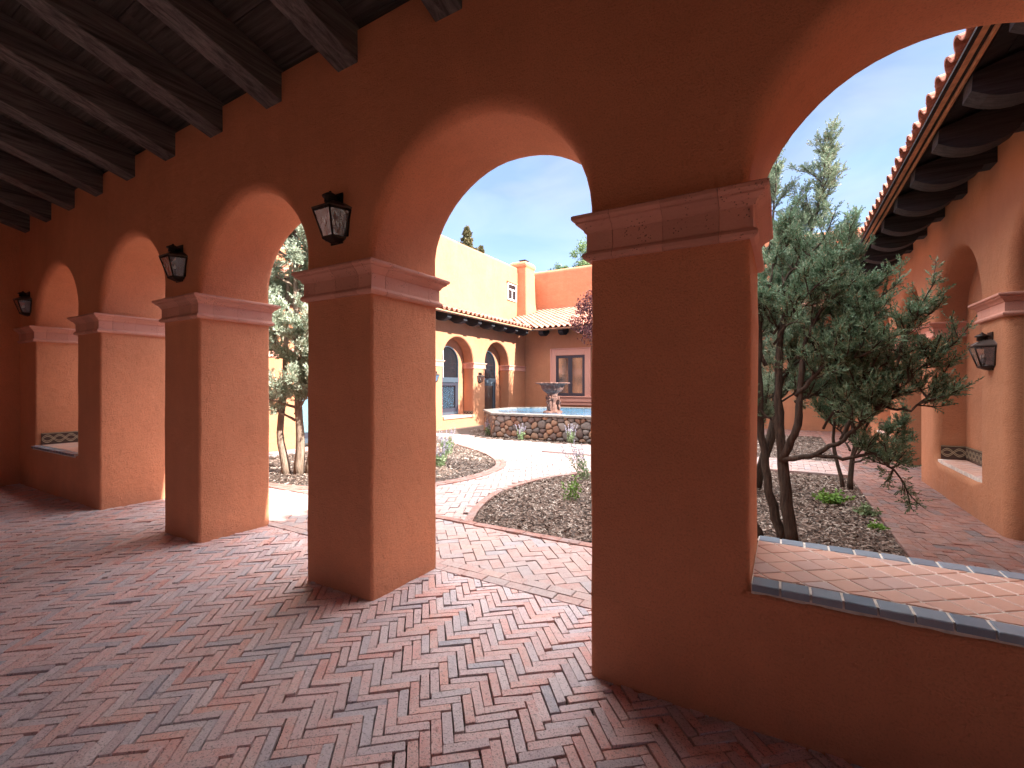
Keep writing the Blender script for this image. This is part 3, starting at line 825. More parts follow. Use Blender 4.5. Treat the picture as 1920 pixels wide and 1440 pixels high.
# ------------------------------------------------------------------ BACK BUILDING
bb = thing('rear_building', 'orange stucco building closing the courtyard, with clay tile roof and dark framed window', 'building', (-5, 18.28, 0))
wall_box(XL-.3, 6.0, 18.28, 18.7, -.05, 4.05, .02).build('wall', M_ST2, bb)
wall_box(XU-.3, 7.5, YU, YU+.6, 3.6, 8.15, .2).build('upper_wall', M_ST2, bb)
eave(bb, lambda s, o, z: (s, 18.28-o, z), XL+.7, 1.2, -8.96+.0, .92)
deck(bb, [(XL+.6, 18.28-.64, 3.93), (6, 18.28-.64, 3.93)], [(6, YU, 3.93+.3*6.26), (XU-.5, YU, 3.93+.3*6.26)])
mb = MB(); tile_roof(mb, (XU-1, YE-.05, 3.935), (1,0,0), (0,1,0), 16.5, 6.6, SL, keep=lambda p: p.x > XE-(p.y-YE)-.05, seed=2); mb.build('roof', M_TILE, bb)
# window with a cast stone surround
yw = 18.28
sr = MB()
for (x0, x1, z0, z1) in ((-8.74,-8.52,1.05,3.06), (-7.19,-6.97,1.05,3.06), (-8.52,-7.19,2.80,3.06)): sr.bbox(x0, x1, yw-.05, yw+.02, z0, z1, .012)
for (x0, x1, z0, z1) in ((-8.79,-8.74,1.05,3.11), (-6.97,-6.92,1.05,3.11), (-8.74,-6.97,3.06,3.11)): sr.bbox(x0, x1, yw-.075, yw+.02, z0, z1, .01)
wn = sr.build('window', M_CAP, bb)
sb = MB(); sb.bbox(-9.0, -6.7, yw-.14, yw+.02, .99, 1.05, .015); sb.bbox(-8.95, -6.75, yw-.10, yw+.02, .80, .988, .02); sb.bbox(-8.9, -6.8, yw-.06, yw+.02, .66, .798, .02); sb.build('sill', M_CAP, wn)
fr = MB()
for (x0, x1, z0, z1) in ((-8.52,-8.41,1.06,2.79), (-7.30,-7.19,1.06,2.79), (-8.41,-7.30,2.68,2.79), (-8.41,-7.30,1.06,1.18), (-7.94,-7.77,1.18,2.68)): fr.box(x0, x1, yw-.035, yw+.02, z0, z1)
fr.build('frame', M_FRAMED, wn)
g = MB(); g.box(-8.44, -7.91, yw-.012, yw+.01, 1.15, 2.71); g.build('pane', M_MIRROR, wn)
g = MB(); g.box(-7.80, -7.27, yw-.012, yw+.01, 1.15, 2.71); g.build('pane', M_MIRROR, wn)

# ------------------------------------------------------------------ RIGHT WING
XR = 1.88
rw = thing('right_wing_building', 'shaded orange stucco wing on the right with arched bays beneath a deep dark eave', 'building', (XR, 10, 0))
frr = lambda s, t, z: (XR+t, s, z)
rops = [(4.55, 6.34, 2.36, 0), (7.06, 8.83, 2.36, .42), (9.64, 11.36, 2.36, 0), (12.1, 13.85, 2.36, .42), (14.6, 16.35, 2.36, 0)]
mb = MB(); arch_wall(mb, frr, 2.97, 18.27, 4.05, .70, rops, rlow=.10, rhigh=.10, seed=40); mb.build('wall', M_ST2, rw, weld=.0004)
for (a, b, sp, bt) in rops:
    if bt > 0: mb = MB(); mb.box(XR+.34, XR+.64, a-.03, b+.03, .3, 3.4); mb.build('niche_wall', M_ST2, rw)
mb = MB(); mb.box(5.0, 5.3, 2.9, 18.3, -.05, 5.0); mb.build('corridor_wall', M_ST2, rw)
mb = MB(); mb.box(2.6, 5.0, 2.97, 18.27, -.02, .0); mb.build('corridor_floor', M_BR3, rw)
edges = [2.98]+[v for o in rops for v in o[:2]]+[18.26]
dp = {0: .7, 1: .34, 2: .7, 3: .34, 4: .7}
for i in range(0, len(edges), 2):
    a, b = edges[i], edges[i+1]; pth = []
    if i > 0: pth.append((XR+dp[i//2-1], a))
    pth += [(XR, a), (XR, b)]
    if i < len(edges)-2: pth.append((XR+dp[i//2], b))
    mb = MB(); sweep_cap(mb, pth[::-1], 2.18, seed=70+i); mb.build('impost_band', M_CAP, rw)
eave(rw, lambda s, o, z: (XR-o, s, z), 3.0, 17.7, 3.95+.88*0+.05)
deck(rw, [(XR-.64, 17.7, 3.93), (XR-.64, 3.0, 3.93)], [(5.4, 3.0, 3.93+.3*4.16), (5.4, 20.5, 3.93+.3*4.16)])
mb = MB(); tile_roof(mb, (XR-.75, 3.1, 3.935), (0,1,0), (1,0,0), 17, 4.0, SL, keep=lambda p: p.y < YE+(p.x-XR+.7)+.3, seed=3); mb.build('roof', M_TILE, rw)
for (a, b, sp, bt) in rops:
    if bt > 0:
        tiled_sill(rw, XR-.0+.035, XR+.34, a+.012, b-.012, bt+.03, fn=None, edge=False, ft=.14)
        braid(rw, lambda u, v, w, b=b: (XR+.07+u, b-.002-w, bt+.035+v), .27, .19)
        braid(rw, lambda u, v, w, a=a, b=b: (XR+.34-w, b-.02-u, bt+.035+v), b-a-.04, .19)
#REST_BEGIN
# ------------------------------------------------------------------ LANTERNS
def make_lantern():
    r = thing('wall_lantern', 'x', 'lantern')
    # local: wall plane y=0, the lantern projects to -y
    w, d = .155, .19
    def ring(s, z): return [(-w*s, 0, z), (-w*s*.62, -d*s*.80, z), (w*s*.62, -d*s*.80, z), (w*s, 0, z)]
    bp = MB(); bp.bbox(-.07, .07, -.012, .0, .0, .40, .004); bp.prism([(-.13,.045),(.13,.045),(.152,.25),(-.152,.25)], -.014, -.002, lambda u, v, t: (u, t, v)); bp.build('back_plate', M_IRON, r)
    top, bot = ring(1.0, .25), ring(.60, .045)
    fr = MB()
    for a, b in zip(top, bot): fr.tube([a, b], .0075, 6)
    for q in (top, bot):
        for i in range(3): fr.tube([q[i], q[i+1]], .0075, 6)
    for i in range(3): fr.prism([(0,0),(1,0),(1,1),(0,1)], 0, 1, lambda u, v, t, i=i: tuple(Vector(top[i]).lerp(Vector(top[i+1]), u)*(1+.05*t*0)+Vector((0, -.004*t, .028*v-.014))))
    fr.build('frame', M_IRON, r)
    for i in range(3):
        g = MB(); g.add([top[i], top[i+1], bot[i+1], bot[i]], [(0,1,2,3)]); g.build('glass_pane', M_LGLASS, r, recalc=False)
    rf = MB(); hi = ring(.36, .325); lo = ring(1.06, .262)
    rf.add(lo+hi, [(0,1,5,4),(1,2,6,5),(2,3,7,6),(4,5,6,7)])
    rf.add(ring(1.06, .262)+ring(1.06, .252), [(0,1,5,4),(1,2,6,5),(2,3,7,6)])
    for a, b in zip(lo, hi): rf.tube([a, b], .005, 6)
    rf.build('roof', M_LROOF, r)
    cp = MB(); cp.lathe([(.045,.315),(.042,.352),(.060,.354),(.062,.360),(.036,.378),(.012,.392),(.008,.402),(.0,.404)], 20, (0, -.068, 0)); cp.build('cap', M_IRON, r)
    bs = MB(); q = ring(.66, .046); q2 = ring(.62, .030); q3 = ring(.28, .004); bs.add(q+q2+q3, [(0,1,2,3),(0,1,5,4),(1,2,6,5),(2,3,7,6),(4,5,9,8),(5,6,10,9),(6,7,11,10),(8,9,10,11)]); bs.build('base', M_IRON, r)
    cn = MB()
    for x in (-.030, .034): cn.tube([(x, -.065, .045), (x, -.065, .125)], .014, 10)
    cn.tube([(-.03, -.065, .05), (.034, -.065, .05)], .006, 6); o = cn.build('candle_sleeves', M_CANDLE, r)
    bl = MB()
    for x in (-.030, .034): bl.lathe([(.004,0),(.012,.012),(.013,.024),(.006,.042),(.001,.052)], 10, (x, -.065, .125))
    bl.build('bulbs', M_BULB, o)
    return r
M_LROOF = simple('lantern_roof_metal', (.16,.13,.12), .38, .7)
lan = make_lantern()
spots = [((-9.66, YF-.002, 2.53), 0, .9, 'dark bronze wall lantern in the far left corner above the last pier'),
         ((-5.13, YF-.002, 2.52), 0, .9, 'bronze wall lantern between the second and third tall open arches from the left'),
         ((-2.81, YF-.002, 2.53), 0, .92, 'largest looking bronze lantern, on the wall just left of the big central arch'),
         ((XR+.0, 6.72, 1.66), 90, 1.0, 'silvery roofed lantern on the nearest pier of the right wing'),
         ((XR+.0, 11.75, 1.66), 90, 1.0, 'lantern on the right wing half hidden behind juniper twigs'),
         ((XR+.0, 14.25, 1.66), 90, 1.0, 'farthest lantern on the right wing beyond the juniper branches'),
         ((XL+.003, 14.62, 1.60), -90, 1.0, 'small black lantern on the sunlit pier between the glazed door and window'),
         ((XL+.003, 11.95, 1.60), -90, 1.0, 'small lantern on the left wing half cut off by the foreground pier')]
for i, (loc, rz, sc, lab) in enumerate(spots):
    o = lan if i == 0 else copy_tree(lan)
    o.location = loc; o.rotation_euler = (0, 0, R(-rz)) if rz in (90,) else (0, 0, R(-rz)); o.scale = (sc,)*3
    tag(o, lab, 'lantern', 'wrought metal wall lanterns')

# ------------------------------------------------------------------ POOL AND FOUNTAIN
def st_mat():
    m = NT('field_stone'); col = m.ramp(m.island(), [(0, (.17,.075,.045)), (.16, (.26,.14,.085)), (.32, (.09,.08,.08)), (.46, (.14,.12,.115)), (.60, (.30,.20,.14)), (.70, (.085,.048,.044)), (.82, (.19,.165,.155)), (.92, (.32,.155,.08))], 'CONSTANT')
    col = m.mix(m.math('MULTIPLY', m.noise(16, 5), .6), col, (.20,.15,.12))
    return m.done(col, .75, m.bump(m.noise(22, 5, .6), .012), spec=.35)
M_STONE = st_mat(); M_MORTAR = plain('mortar', (.06,.048,.04), .95, nscale=50)
M_COPE = plain('coping_stone', (.17,.15,.135), .7, nscale=9)
pool = thing('raised_pool', 'raised fountain basin faced with rounded river stones and filled with water', 'pool', (-5.7, 13.6, 0))
def offset_poly(P, d):
    out = []; n = len(P)
    for i in range(n):
        a, b, c = Vector(P[i-1]), Vector(P[i]), Vector(P[(i+1) % n])
        d1, d2 = (b-a).normalized(), (c-b).normalized(); n1, n2 = Vector((-d1.y, d1.x)), Vector((-d2.y, d2.x))
        m_ = (n1+n2)/(1+n1.dot(n2)); q = b+m_*d; out.append((q.x, q.y))
    return out
inner = offset_poly(POOL, .30)
mb = MB(); n = len(POOL)
core = offset_poly(POOL, .06)
vs = [(p[0], p[1], -.05) for p in core]+[(p[0], p[1], .64) for p in core]+[(p[0], p[1], .64) for p in inner]+[(p[0], p[1], .2) for p in inner]
fs = [(k*n+i, k*n+(i+1) % n, (k+1)*n+(i+1) % n, (k+1)*n+i) for k in range(3) for i in range(n)]
mb.add(vs, fs); mb.build('wall_core', M_MORTAR, pool)
def vor_stones(mb, A, B, z0, z1, size=.17, seed=0):
    """irregular rounded stones covering a vertical rectangle from A to B"""
    rnd = random.Random(seed); A = Vector(A); B = Vector(B); L = (B-A).length; t = (B-A)/L; nn = Vector((t.y, -t.x))
    pts = []
    for _ in range(4000):
        s = size*rnd.uniform(.62, 1.15); p = (rnd.uniform(-.1, L+.1), rnd.uniform(z0-.05, z1+.05))
        if all(math.hypot((p[0]-q[0])*.82, p[1]-q[1]) > (s+q[2])/2 for q in pts): pts.append((p[0], p[1], s))
    for p in pts:
        poly = [(0, z0), (L, z0), (L, z1), (0, z1)]
        for q in pts:
            if q is p: continue
            dx, dy = q[0]-p[0], q[1]-p[1]
            if dx*dx+dy*dy > .36: continue
            w_ = (p[2]*p[2]-q[2]*q[2])*.25
            poly = clip(poly, (dx, dy), (q[0]**2+q[1]**2-p[0]**2-p[1]**2)/2+w_)
            if len(poly) < 3: break
        if len(poly) < 3: continue
        cx = sum(v[0] for v in poly)/len(poly); cy = sum(v[1] for v in poly)/len(poly)
        # round the cell
        for _ in range(2):
            q = []
            for i in range(len(poly)):
                a, b = poly[i], poly[(i+1) % len(poly)]; q += [(a[0]*.75+b[0]*.25, a[1]*.75+b[1]*.25), (a[0]*.25+b[0]*.75, a[1]*.25+b[1]*.75)]
            poly = q
        m = len(poly); rows = []; bulge = rnd.uniform(.03, .06)
        for (k, h) in ((.93, -.02), (.93, .015), (.86, .6), (.66, .87), (.36, 1.0)):
            o = h*bulge if h > .02 else h
            rows.append([(cx+(p_[0]-cx)*k, cy+(p_[1]-cy)*k, o+rnd.uniform(-.003, .003)) for p_ in poly])
        V = [];
        for row in rows:
            for (u, v, o) in row: q = A+t*u+nn*(o-.045); V.append((q.x, q.y, v))
        F_ = [(i*m+k, i*m+(k+1) % m, (i+1)*m+(k+1) % m, (i+1)*m+k) for i in range(len(rows)-1) for k in range(m)]
        F_.append(tuple(range((len(rows)-1)*m, len(rows)*m)))
        mb.add(V, F_, True)
mb = MB()
for i in (0, 1, 6, 7): vor_stones(mb, POOL[i], POOL[(i+1) % n], .0, .64, seed=i+3)
mb.build('stone_facing', M_STONE, pool)
mb = MB(); ext = offset_poly(POOL, -.02)
for i in range(n):
    a, b, c, d = ext[i], ext[(i+1) % n], inner[(i+1) % n], inner[i]
    k = max(2, int(math.hypot(b[0]-a[0], b[1]-a[1])/.55))
    for j in range(k):
        L = lambda p, q, s: (p[0]+(q[0]-p[0])*s, p[1]+(q[1]-p[1])*s)
        s0, s1 = j/k+.003, (j+1)/k-.003
        slab(mb, [L(a, b, s0), L(a, b, s1), L(d, c, s1), L(d, c, s0)], .70+random.uniform(-.002, .002), .058, .01)
mb.build('coping', M_COPE, pool)
wm = NT('pool_water'); M_WATER = wm.done((.05,.20,.34), .03, wm.bump(wm.noise(5, 3, .5), .035), spec=.8)
mb = MB(); q = offset_poly(POOL, .29); vs = [(p[0], p[1], .665) for p in q]; mb.add(vs, [tuple(range(n))]); tag(mb.build('water', M_WATER), kind='structure')

ft = thing('fountain', 'weathered brown stone fountain bowl with scalloped rim on a sculpted pedestal', 'fountain', (-6.12, 12.85, .60))
fm = NT('fountain_stone'); _g = fm.noise(9, 6, .65)
M_FT = fm.done(fm.ramp(_g, [(.3, (.06,.027,.021)), (.5, (.14,.062,.045)), (.72, (.30,.17,.13))]), .75, fm.bump(fm.noise(35, 5), .012), spec=.4)
fx, fy = -6.12, 12.85
mb = MB(); mb.lathe([(.30,.60),(.30,.70),(.25,.73),(.19,.75),(.15,.80),(.125,.95),(.14,1.06),(.18,1.12),(.16,1.16)], 32, (fx, fy, 0), lambda a, z: 1+.10*math.sin(4*a+z*5)+.05*math.sin(9*a-z*8)); mb.build('pedestal', M_FT, ft)
for k in range(3):   # three little standing figures round the pedestal, hardly more than lumps at this distance
    a = k*2*math.pi/3+.5; c, s = math.cos(a), math.sin(a)
    mb = MB(); ax = lambda r, z, o=0: (fx+c*r-s*o, fy+s*r+c*o, z)
    mb.tube([ax(.20,.71,.03), ax(.205,.80,.035), ax(.19,.90,.02), ax(.17,.98), ax(.175,1.06), ax(.17,1.10)], [.03,.038,.048,.055,.048,.025], 10)
    mb.tube([ax(.19,.71,-.04), ax(.21,.82,-.03), ax(.19,.92,-.01)], [.028,.036,.045], 8)
    mb.lathe([(.012,0),(.034,.02),(.042,.045),(.036,.075),(.012,.095)], 12, ax(.18, 1.09))
    mb.tube([ax(.18,1.06,.05), ax(.22,1.10,.09), ax(.21,1.19,.10)], [.024,.02,.017], 8)
    mb.tube([ax(.18,1.06,-.05), ax(.23,1.02,-.08), ax(.24,.95,-.05)], [.024,.02,.017], 8)
    mb.build('carved_figure', M_FT, ft)
prof = [(.12,1.14),(.17,1.17),(.15,1.22),(.19,1.28),(.27,1.33),(.32,1.39),(.335,1.44),(.345,1.50),(.38,1.535),(.46,1.555),(.515,1.565),(.52,1.585),(.49,1.592),(.40,1.575),(.32,1.53),(.2,1.48),(.0,1.47)]
mb = MB(); mb.lathe(prof, 96, (fx, fy, 0), lambda a, z: 1+(.045*max(0, (z-1.2)/.38))*math.cos(20*a)*(1 if z > 1.3 else .6)); mb.build('bowl', M_FT, ft)

# ------------------------------------------------------------------ TREES AND PLANTS
def leaf_mat(name, stops, rough=.6, trans=.25):
    m = NT(name); col = m.ramp(m.island(), stops)
    b = m.n('ShaderNodeMixShader'); tl = m.n('ShaderNodeBsdfTranslucent'); m.l(col, tl.inputs[0])
    m.done(col, rough, spec=.3); b.inputs[0].default_value = trans
    m.l(m.b.outputs[0], b.inputs[1]); m.l(tl.outputs[0], b.inputs[2]); m.l(b.outputs[0], m.out.inputs['Surface']); return m.m
M_JUN = leaf_mat('juniper_foliage', [(0, (.07,.13,.07)), (.35, (.12,.21,.12)), (.7, (.18,.28,.18)), (.93, (.24,.31,.21)), (1, (.30,.20,.10))])
M_JUN2 = leaf_mat('pale_juniper_foliage', [(0, (.12,.18,.11)), (.4, (.19,.26,.17)), (.8, (.29,.36,.26)), (1, (.42,.40,.27))])
M_JUN3 = leaf_mat('sunlit_juniper_foliage', [(0, (.24,.30,.20)), (.4, (.36,.42,.32)), (.8, (.46,.52,.42)), (1, (.52,.46,.33))])  # leaf colours lightened to stand in for strong sunlight
M_BARK = NT('juniper_bark'); _n = M_BARK.noise(1, 6, .7, M_BARK.map((40, 40, 5)))
M_BARK = M_BARK.done(M_BARK.ramp(_n, [(.35, (.035,.025,.02)), (.6, (.095,.07,.055)), (.8, (.17,.13,.105))]), .9, M_BARK.bump(_n, .02), spec=.2)
M_BARKP = NT('pale_bark'); _n = M_BARKP.noise(1, 6, .7, M_BARKP.map((40, 40, 5)))
M_BARKP = M_BARKP.done(M_BARKP.ramp(_n, [(.35, (.16,.11,.08)), (.7, (.36,.27,.21))]), .9, M_BARKP.bump(_n, .02), spec=.2)
def rv(rnd): 
    while True:
        v = Vector((rnd.uniform(-1,1), rnd.uniform(-1,1), rnd.uniform(-1,1)))
        if .05 < v.length < 1: return v.normalized()
def spray(mb, p, d, L, rnd, nl=9, w=.006, ll=.028):
    """a feathery scale-leaf spray: short twigs of narrow blades on both sides"""
    d = d.normalized(); s = d.cross(rv(rnd)).normalized(); u = d.cross(s)
    for i in range(nl):
        f = (i+.4)/nl; q = p+d*L*f
        sd_ = 1 if i % 2 else -1
        e = (d*rnd.uniform(.5, .9)+s*sd_*rnd.uniform(.4, .9)+u*rnd.uniform(-.5, .5)).normalized()*ll*rnd.uniform(.6, 1.3)*(1.15-f*.6)
        x = e.cross(u if rnd.random() < .5 else s).normalized()*w
        mb.add([q-x*.6, q+e*.55-x, q+e, q+e*.55+x], [(0,1,2,3)])
    q = p+d*L; x = s*w*.8
    mb.add([p-x*.5, q-x, q+d*ll*.6, q+x], [(0,1,2,3)])
def juniper(name, label, base, trunks, limbs, leafm, barkm, nb=90, seed=0, blen=(.22, .5), upb=.5, dens=13, w=.006, ll=.03, group=None, sub=3, outc=None, L=.09):
    """trunks, limbs: lists of (points, r0, r1); foliage grows from side shoots along the limbs"""
    rnd = random.Random(seed)
    t = thing(name, label, 'tree', base, group)
    mt = MB()
    for (pts, r0, r1) in trunks:
        P = [Vector(p) for p in pts]; Q = []
        for i in range(len(P)-1):
            for j in range(4): 
                f = j/4; q = P[i].lerp(P[i+1], f)
                if i+j > 0: q = q+rv(rnd)*.012
                Q.append(q)
        Q.append(P[-1]); mt.tube(Q, [r0+(r1-r0)*k/(len(Q)-1)+rnd.uniform(-.06, .06)*r0 for k in range(len(Q))], 10)
    mt.build('trunk', barkm, t)
    mt = MB(); lf = MB()
    def sub_branch(p, d, Ln, depth):
        n = 6; pts = [p.copy()]; q = p.copy(); dd = d.copy()
        for i in range(n):
            dd = (dd+rv(rnd)*.17+Vector((0,0,upb*.12))).normalized(); q = q+dd*Ln/n; pts.append(q.copy())
        mt.tube(pts, [.0045*depth*(1-.75*i/n)+.0012 for i in range(n+1)], 4, cap=False)
        if depth > 1:
            for k in range(sub+1):
                i = rnd.randint(1, n-1); e = (dd+rv(rnd)*.75).normalized(); sub_branch(pts[i], e, Ln*rnd.uniform(.4, .7), depth-1)
        cnt = max(3, int(dens*Ln/.3))
        for k in range(cnt):
            f = rnd.uniform(.12, 1); i = min(n-1, int(f*n)); a = pts[i].lerp(pts[i+1], f*n-i)
            e = ((pts[i+1]-pts[i]).normalized()*.9+rv(rnd)*.8+Vector((0,0,upb*.3))).normalized()
            spray(lf, a, e, L*rnd.uniform(.6, 1.25), rnd, w=w, ll=ll)
    for (pts, r0, r1, f0) in limbs:
        P = [Vector(p) for p in pts]; Q = []
        C = []
        for i in range(len(P)-1):
            for j in range(5): C.append(P[i].lerp(P[i+1], j/5)+(rv(rnd)*.010 if i+j else Vector()))
        C.append(P[-1]); mt.tube(C, [r0+(r1-r0)*k/(len(C)-1) for k in range(len(C))], 7)
        tot = sum((C[i+1]-C[i]).length for i in range(len(C)-1)); m_ = max(2, int(nb*tot))
        for k in range(m_):
            f = f0+(1-f0)*rnd.random()**.8; i = min(len(C)-2, int(f*(len(C)-1))); a = C[i].lerp(C[i+1], rnd.random())
            tdir = (C[i+1]-C[i]).normalized(); e = (tdir*.75+rv(rnd)*.95+Vector((0,0,upb*.45))).normalized()
            sub_branch(a, e, rnd.uniform(*blen)*(1.1-.45*f), 2)
        sub_branch(C[-1], (C[-1]-C[-2]).normalized(), blen[1]*.8, 2)
    mt.build('branches', barkm, t); tag(lf.build('foliage', leafm, t, recalc=False), kind='stuff') if False else lf.build('foliage', leafm, t, recalc=False)
    return t
# near juniper: several leaning stems in the bed beyond the sill
bx, by = .02, 5.1
trunks = [([(bx+.06,by,-.03),(bx+.0,by,.5),(bx-.05,by+.02,1.0),(bx-.06,by+.05,1.5),(bx-.03,by+.1,2.1)], .058, .028),
          ([(bx-.02,by+.05,-.03),(bx-.14,by+.08,.45),(bx-.2,by+.1,1.0),(bx-.24,by+.12,1.7),(bx-.22,by+.15,2.4)], .046, .024),
          ([(bx-.2,by+.02,-.03),(bx-.34,by,.35),(bx-.40,by,.9),(bx-.45,by+.05,1.6)], .036, .02),
          ([(bx-.03,by,.78),(bx+.08,by-.05,1.05),(bx+.11,by-.08,1.4),(bx+.14,by-.05,1.8)], .04, .022)]
limbs = [([(bx-.03,by-.02,.80),(bx+.28,by-.1,.86),(bx+.62,by-.15,1.02),(bx+.86,by-.2,1.25),(bx+1.10,by-.25,1.45),(bx+1.42,by-.3,1.72)], .026, .008, .42),
         ([(bx+.60,by-.13,1.02),(bx+.75,by-.1,1.3),(bx+.82,by-.1,1.65),(bx+.80,by-.1,1.95)], .02, .008, .35),
         ([(bx+.30,by-.1,.87),(bx+.62,by-.15,.86),(bx+.92,by-.2,.92),(bx+1.12,by-.22,.78)], .02, .007, .4),
         ([(bx+1.0,by-.23,1.38),(bx+1.12,by-.3,1.75),(bx+1.26,by-.3,2.05)], .014, .006, .2),
         ([(bx+.95,by-.23,1.33),(bx+1.22,by-.3,1.30),(bx+1.38,by-.3,1.42)], .013, .006, .2),
         ([(bx+.12,by-.08,1.4),(bx+.35,by-.12,1.62),(bx+.62,by-.15,1.78),(bx+.85,by-.2,2.0)], .022, .007, .2),
         ([(bx+.14,by-.05,1.75),(bx+.3,by-.1,2.05),(bx+.50,by-.12,2.35),(bx+.58,by-.1,2.62)], .02, .006, .2),
         ([(bx-.03,by+.1,2.05),(bx+.12,by+.1,2.35),(bx+.38,by+.05,2.55)], .02, .006, .1),
         ([(bx-.22,by+.15,2.35),(bx-.15,by+.2,2.7),(bx-.02,by+.2,3.02)], .02, .006, .1),
         ([(bx-.06,by+.05,1.5),(bx+.12,by+.2,1.8),(bx+.3,by+.4,2.0)], .02, .006, .2),
         ([(bx-.24,by+.12,1.7),(bx-.45,by+.2,2.1),(bx-.5,by+.2,2.5)], .02, .006, .1),
         ([(bx-.45,by+.05,1.55),(bx-.6,by,1.9),(bx-.6,by,2.3)], .02, .006, .1),
         ([(bx+.11,by-.08,1.35),(bx+.3,by+.1,1.4),(bx+.5,by+.3,1.48)], .014, .006, .2)]
limbs = [([(bx+(p[0]-bx)*.70, p[1], p[2]) for p in q[0]],)+q[1:] for q in limbs]
limbs += [([(bx+x0,by+.05,z0),(bx+x0+dx*.5,by+dy*.5,z0+dz*.6),(bx+x0+dx,by+dy,z0+dz)], .012, .005, .1) for (x0,z0,dx,dy,dz) in
          [(-.05,1.6,.5,.2,.35),(-.1,1.9,.3,-.2,.45),(-.1,1.3,.35,.3,.2),(.1,1.5,.45,-.25,.25),(-.1,2.1,-.3,.1,.4),(-.1,2.0,.25,.35,.5),(.2,1.7,.4,.1,.6),(.45,1.75,.25,.1,.5),(.3,1.1,.3,-.2,.5),(.6,1.1,.25,.1,.45),(-.15,2.3,.4,.1,.5),(-.05,1.1,-.4,.1,.3),(.2,2.0,.15,0,.6),(.35,1.3,.2,.2,.35)]]
juniper('juniper_tree', 'large green juniper just beyond the tiled sill, one long branch reaching right', (bx, by, 0), trunks, limbs, M_JUN, M_BARK, nb=19, seed=11, blen=(.18, .38), dens=16, upb=.7, w=.0045, ll=.028, sub=2, L=.085)
# taller juniper behind it whose top catches the sun
bx, by = -.55, 7.6
tr = [([(bx,by,-.03),(bx+.05,by,1),(bx+.1,by,2),(bx+.2,by+.1,3.2)], .09, .04), ([(bx+.2,by+.1,-.03),(bx+.45,by+.1,1),(bx+.5,by,2),(bx+.6,by,2.8)], .07, .03)]
lm = []
rnd = random.Random(5)
for k in range(15):
    z = .55+k*.17; a = rnd.uniform(0, 6.28); r = rnd.uniform(.45, .8)*(1.1-.055*k)
    c, s = math.cos(a), math.sin(a); x0 = bx+.1+.03*k
    lm.append(([(x0,by,z),(x0+c*r*.5,by+s*r*.5,z+.18),(x0+c*r,by+s*r,z+.55)], .02, .006, .2))
lm += [([(bx+.2,by+.1,2.9),(bx+.42,by+.1,3.7),(bx+.46,by,4.5)], .03, .008, .1), ([(bx+.3,by+.1,2.7),(bx+.6,by+.1,3.2),(bx+.68,by,3.75)], .025, .008, .1), ([(bx+.45,by,2.7),(bx+.85,by,3.4),(bx+1.04,by-.1,4.45)], .03, .007, .35), ([(bx+.1,by,2.9),(bx-.2,by,3.5),(bx-.3,by,4.2)], .03, .008, .1)]
juniper('juniper_tree', 'tall juniper behind the nearer one, pale crown rising into the sky', (bx, by, 0), tr, lm, M_JUN2, M_BARK, nb=13, seed=12, blen=(.3, .6), dens=20, upb=.8, w=.006, ll=.036, sub=2, L=.10)
bx, by = .84, 8.3
lm = []
for k in range(13):
    z = .35+k*.20; a = rnd.uniform(0, 6.28); r = rnd.uniform(.3, .5)*(1.15-.08*k); c, s = math.cos(a), math.sin(a)
    lm.append(([(bx,by,z),(bx+c*r*.5,by+s*r*.5,z+.15),(bx+c*r,by+s*r,z+.5)], .016, .005, .2))
lm.append(([(bx,by,2.9),(bx+.02,by,3.3),(bx+.02,by,3.72)], .02, .005, .1))
juniper('juniper_tree', 'slim dark pointed juniper standing behind the near one in front of the right eave', (bx, by, 0), [([(bx,by,-.03),(bx+.05,by+.02,.6),(bx+.01,by,1.5),(bx,by,3.0)], .04, .012), ([(bx-.08,by,-.03),(bx-.2,by+.1,.7),(bx-.12,by,1.6)], .03, .015)], lm, M_JUN, M_BARK, nb=12, seed=13, blen=(.2, .4), dens=20, upb=.9, w=.007, ll=.04, sub=2, L=.11)
# sunlit juniper in the left bed
bx, by = -7.25, 4.95
lm = []
for k in range(34):
    z = .9+k*.115; a = rnd.uniform(0, 6.28); r = rnd.uniform(.5, 1.15)*(1.1-.02*k); c, s = math.cos(a), math.sin(a)
    lm.append(([(bx,by,z),(bx+c*r*.5,by+s*r*.5,z+.18),(bx+c*r,by+s*r,z+.45)], .025, .006, .2))
juniper('juniper_tree', 'bleached sunlit juniper seen through the narrow gap left of the central pier', (bx, by, 0),
        [([(bx+.1,by,-.03),(bx+.15,by,.7),(bx+.05,by,1.5),(bx,by,4.4)], .09, .03), ([(bx-.1,by-.1,-.03),(bx-.28,by-.1,.7),(bx-.3,by,1.6),(bx-.2,by,3.4)], .075, .03), ([(bx+.2,by+.1,-.03),(bx+.42,by+.1,.7),(bx+.45,by,1.7)], .06, .03)],
        lm, M_JUN3, M_BARKP, nb=13, seed=14, blen=(.35, .65), dens=19, upb=.6, w=.009, ll=.05, sub=2, L=.12)
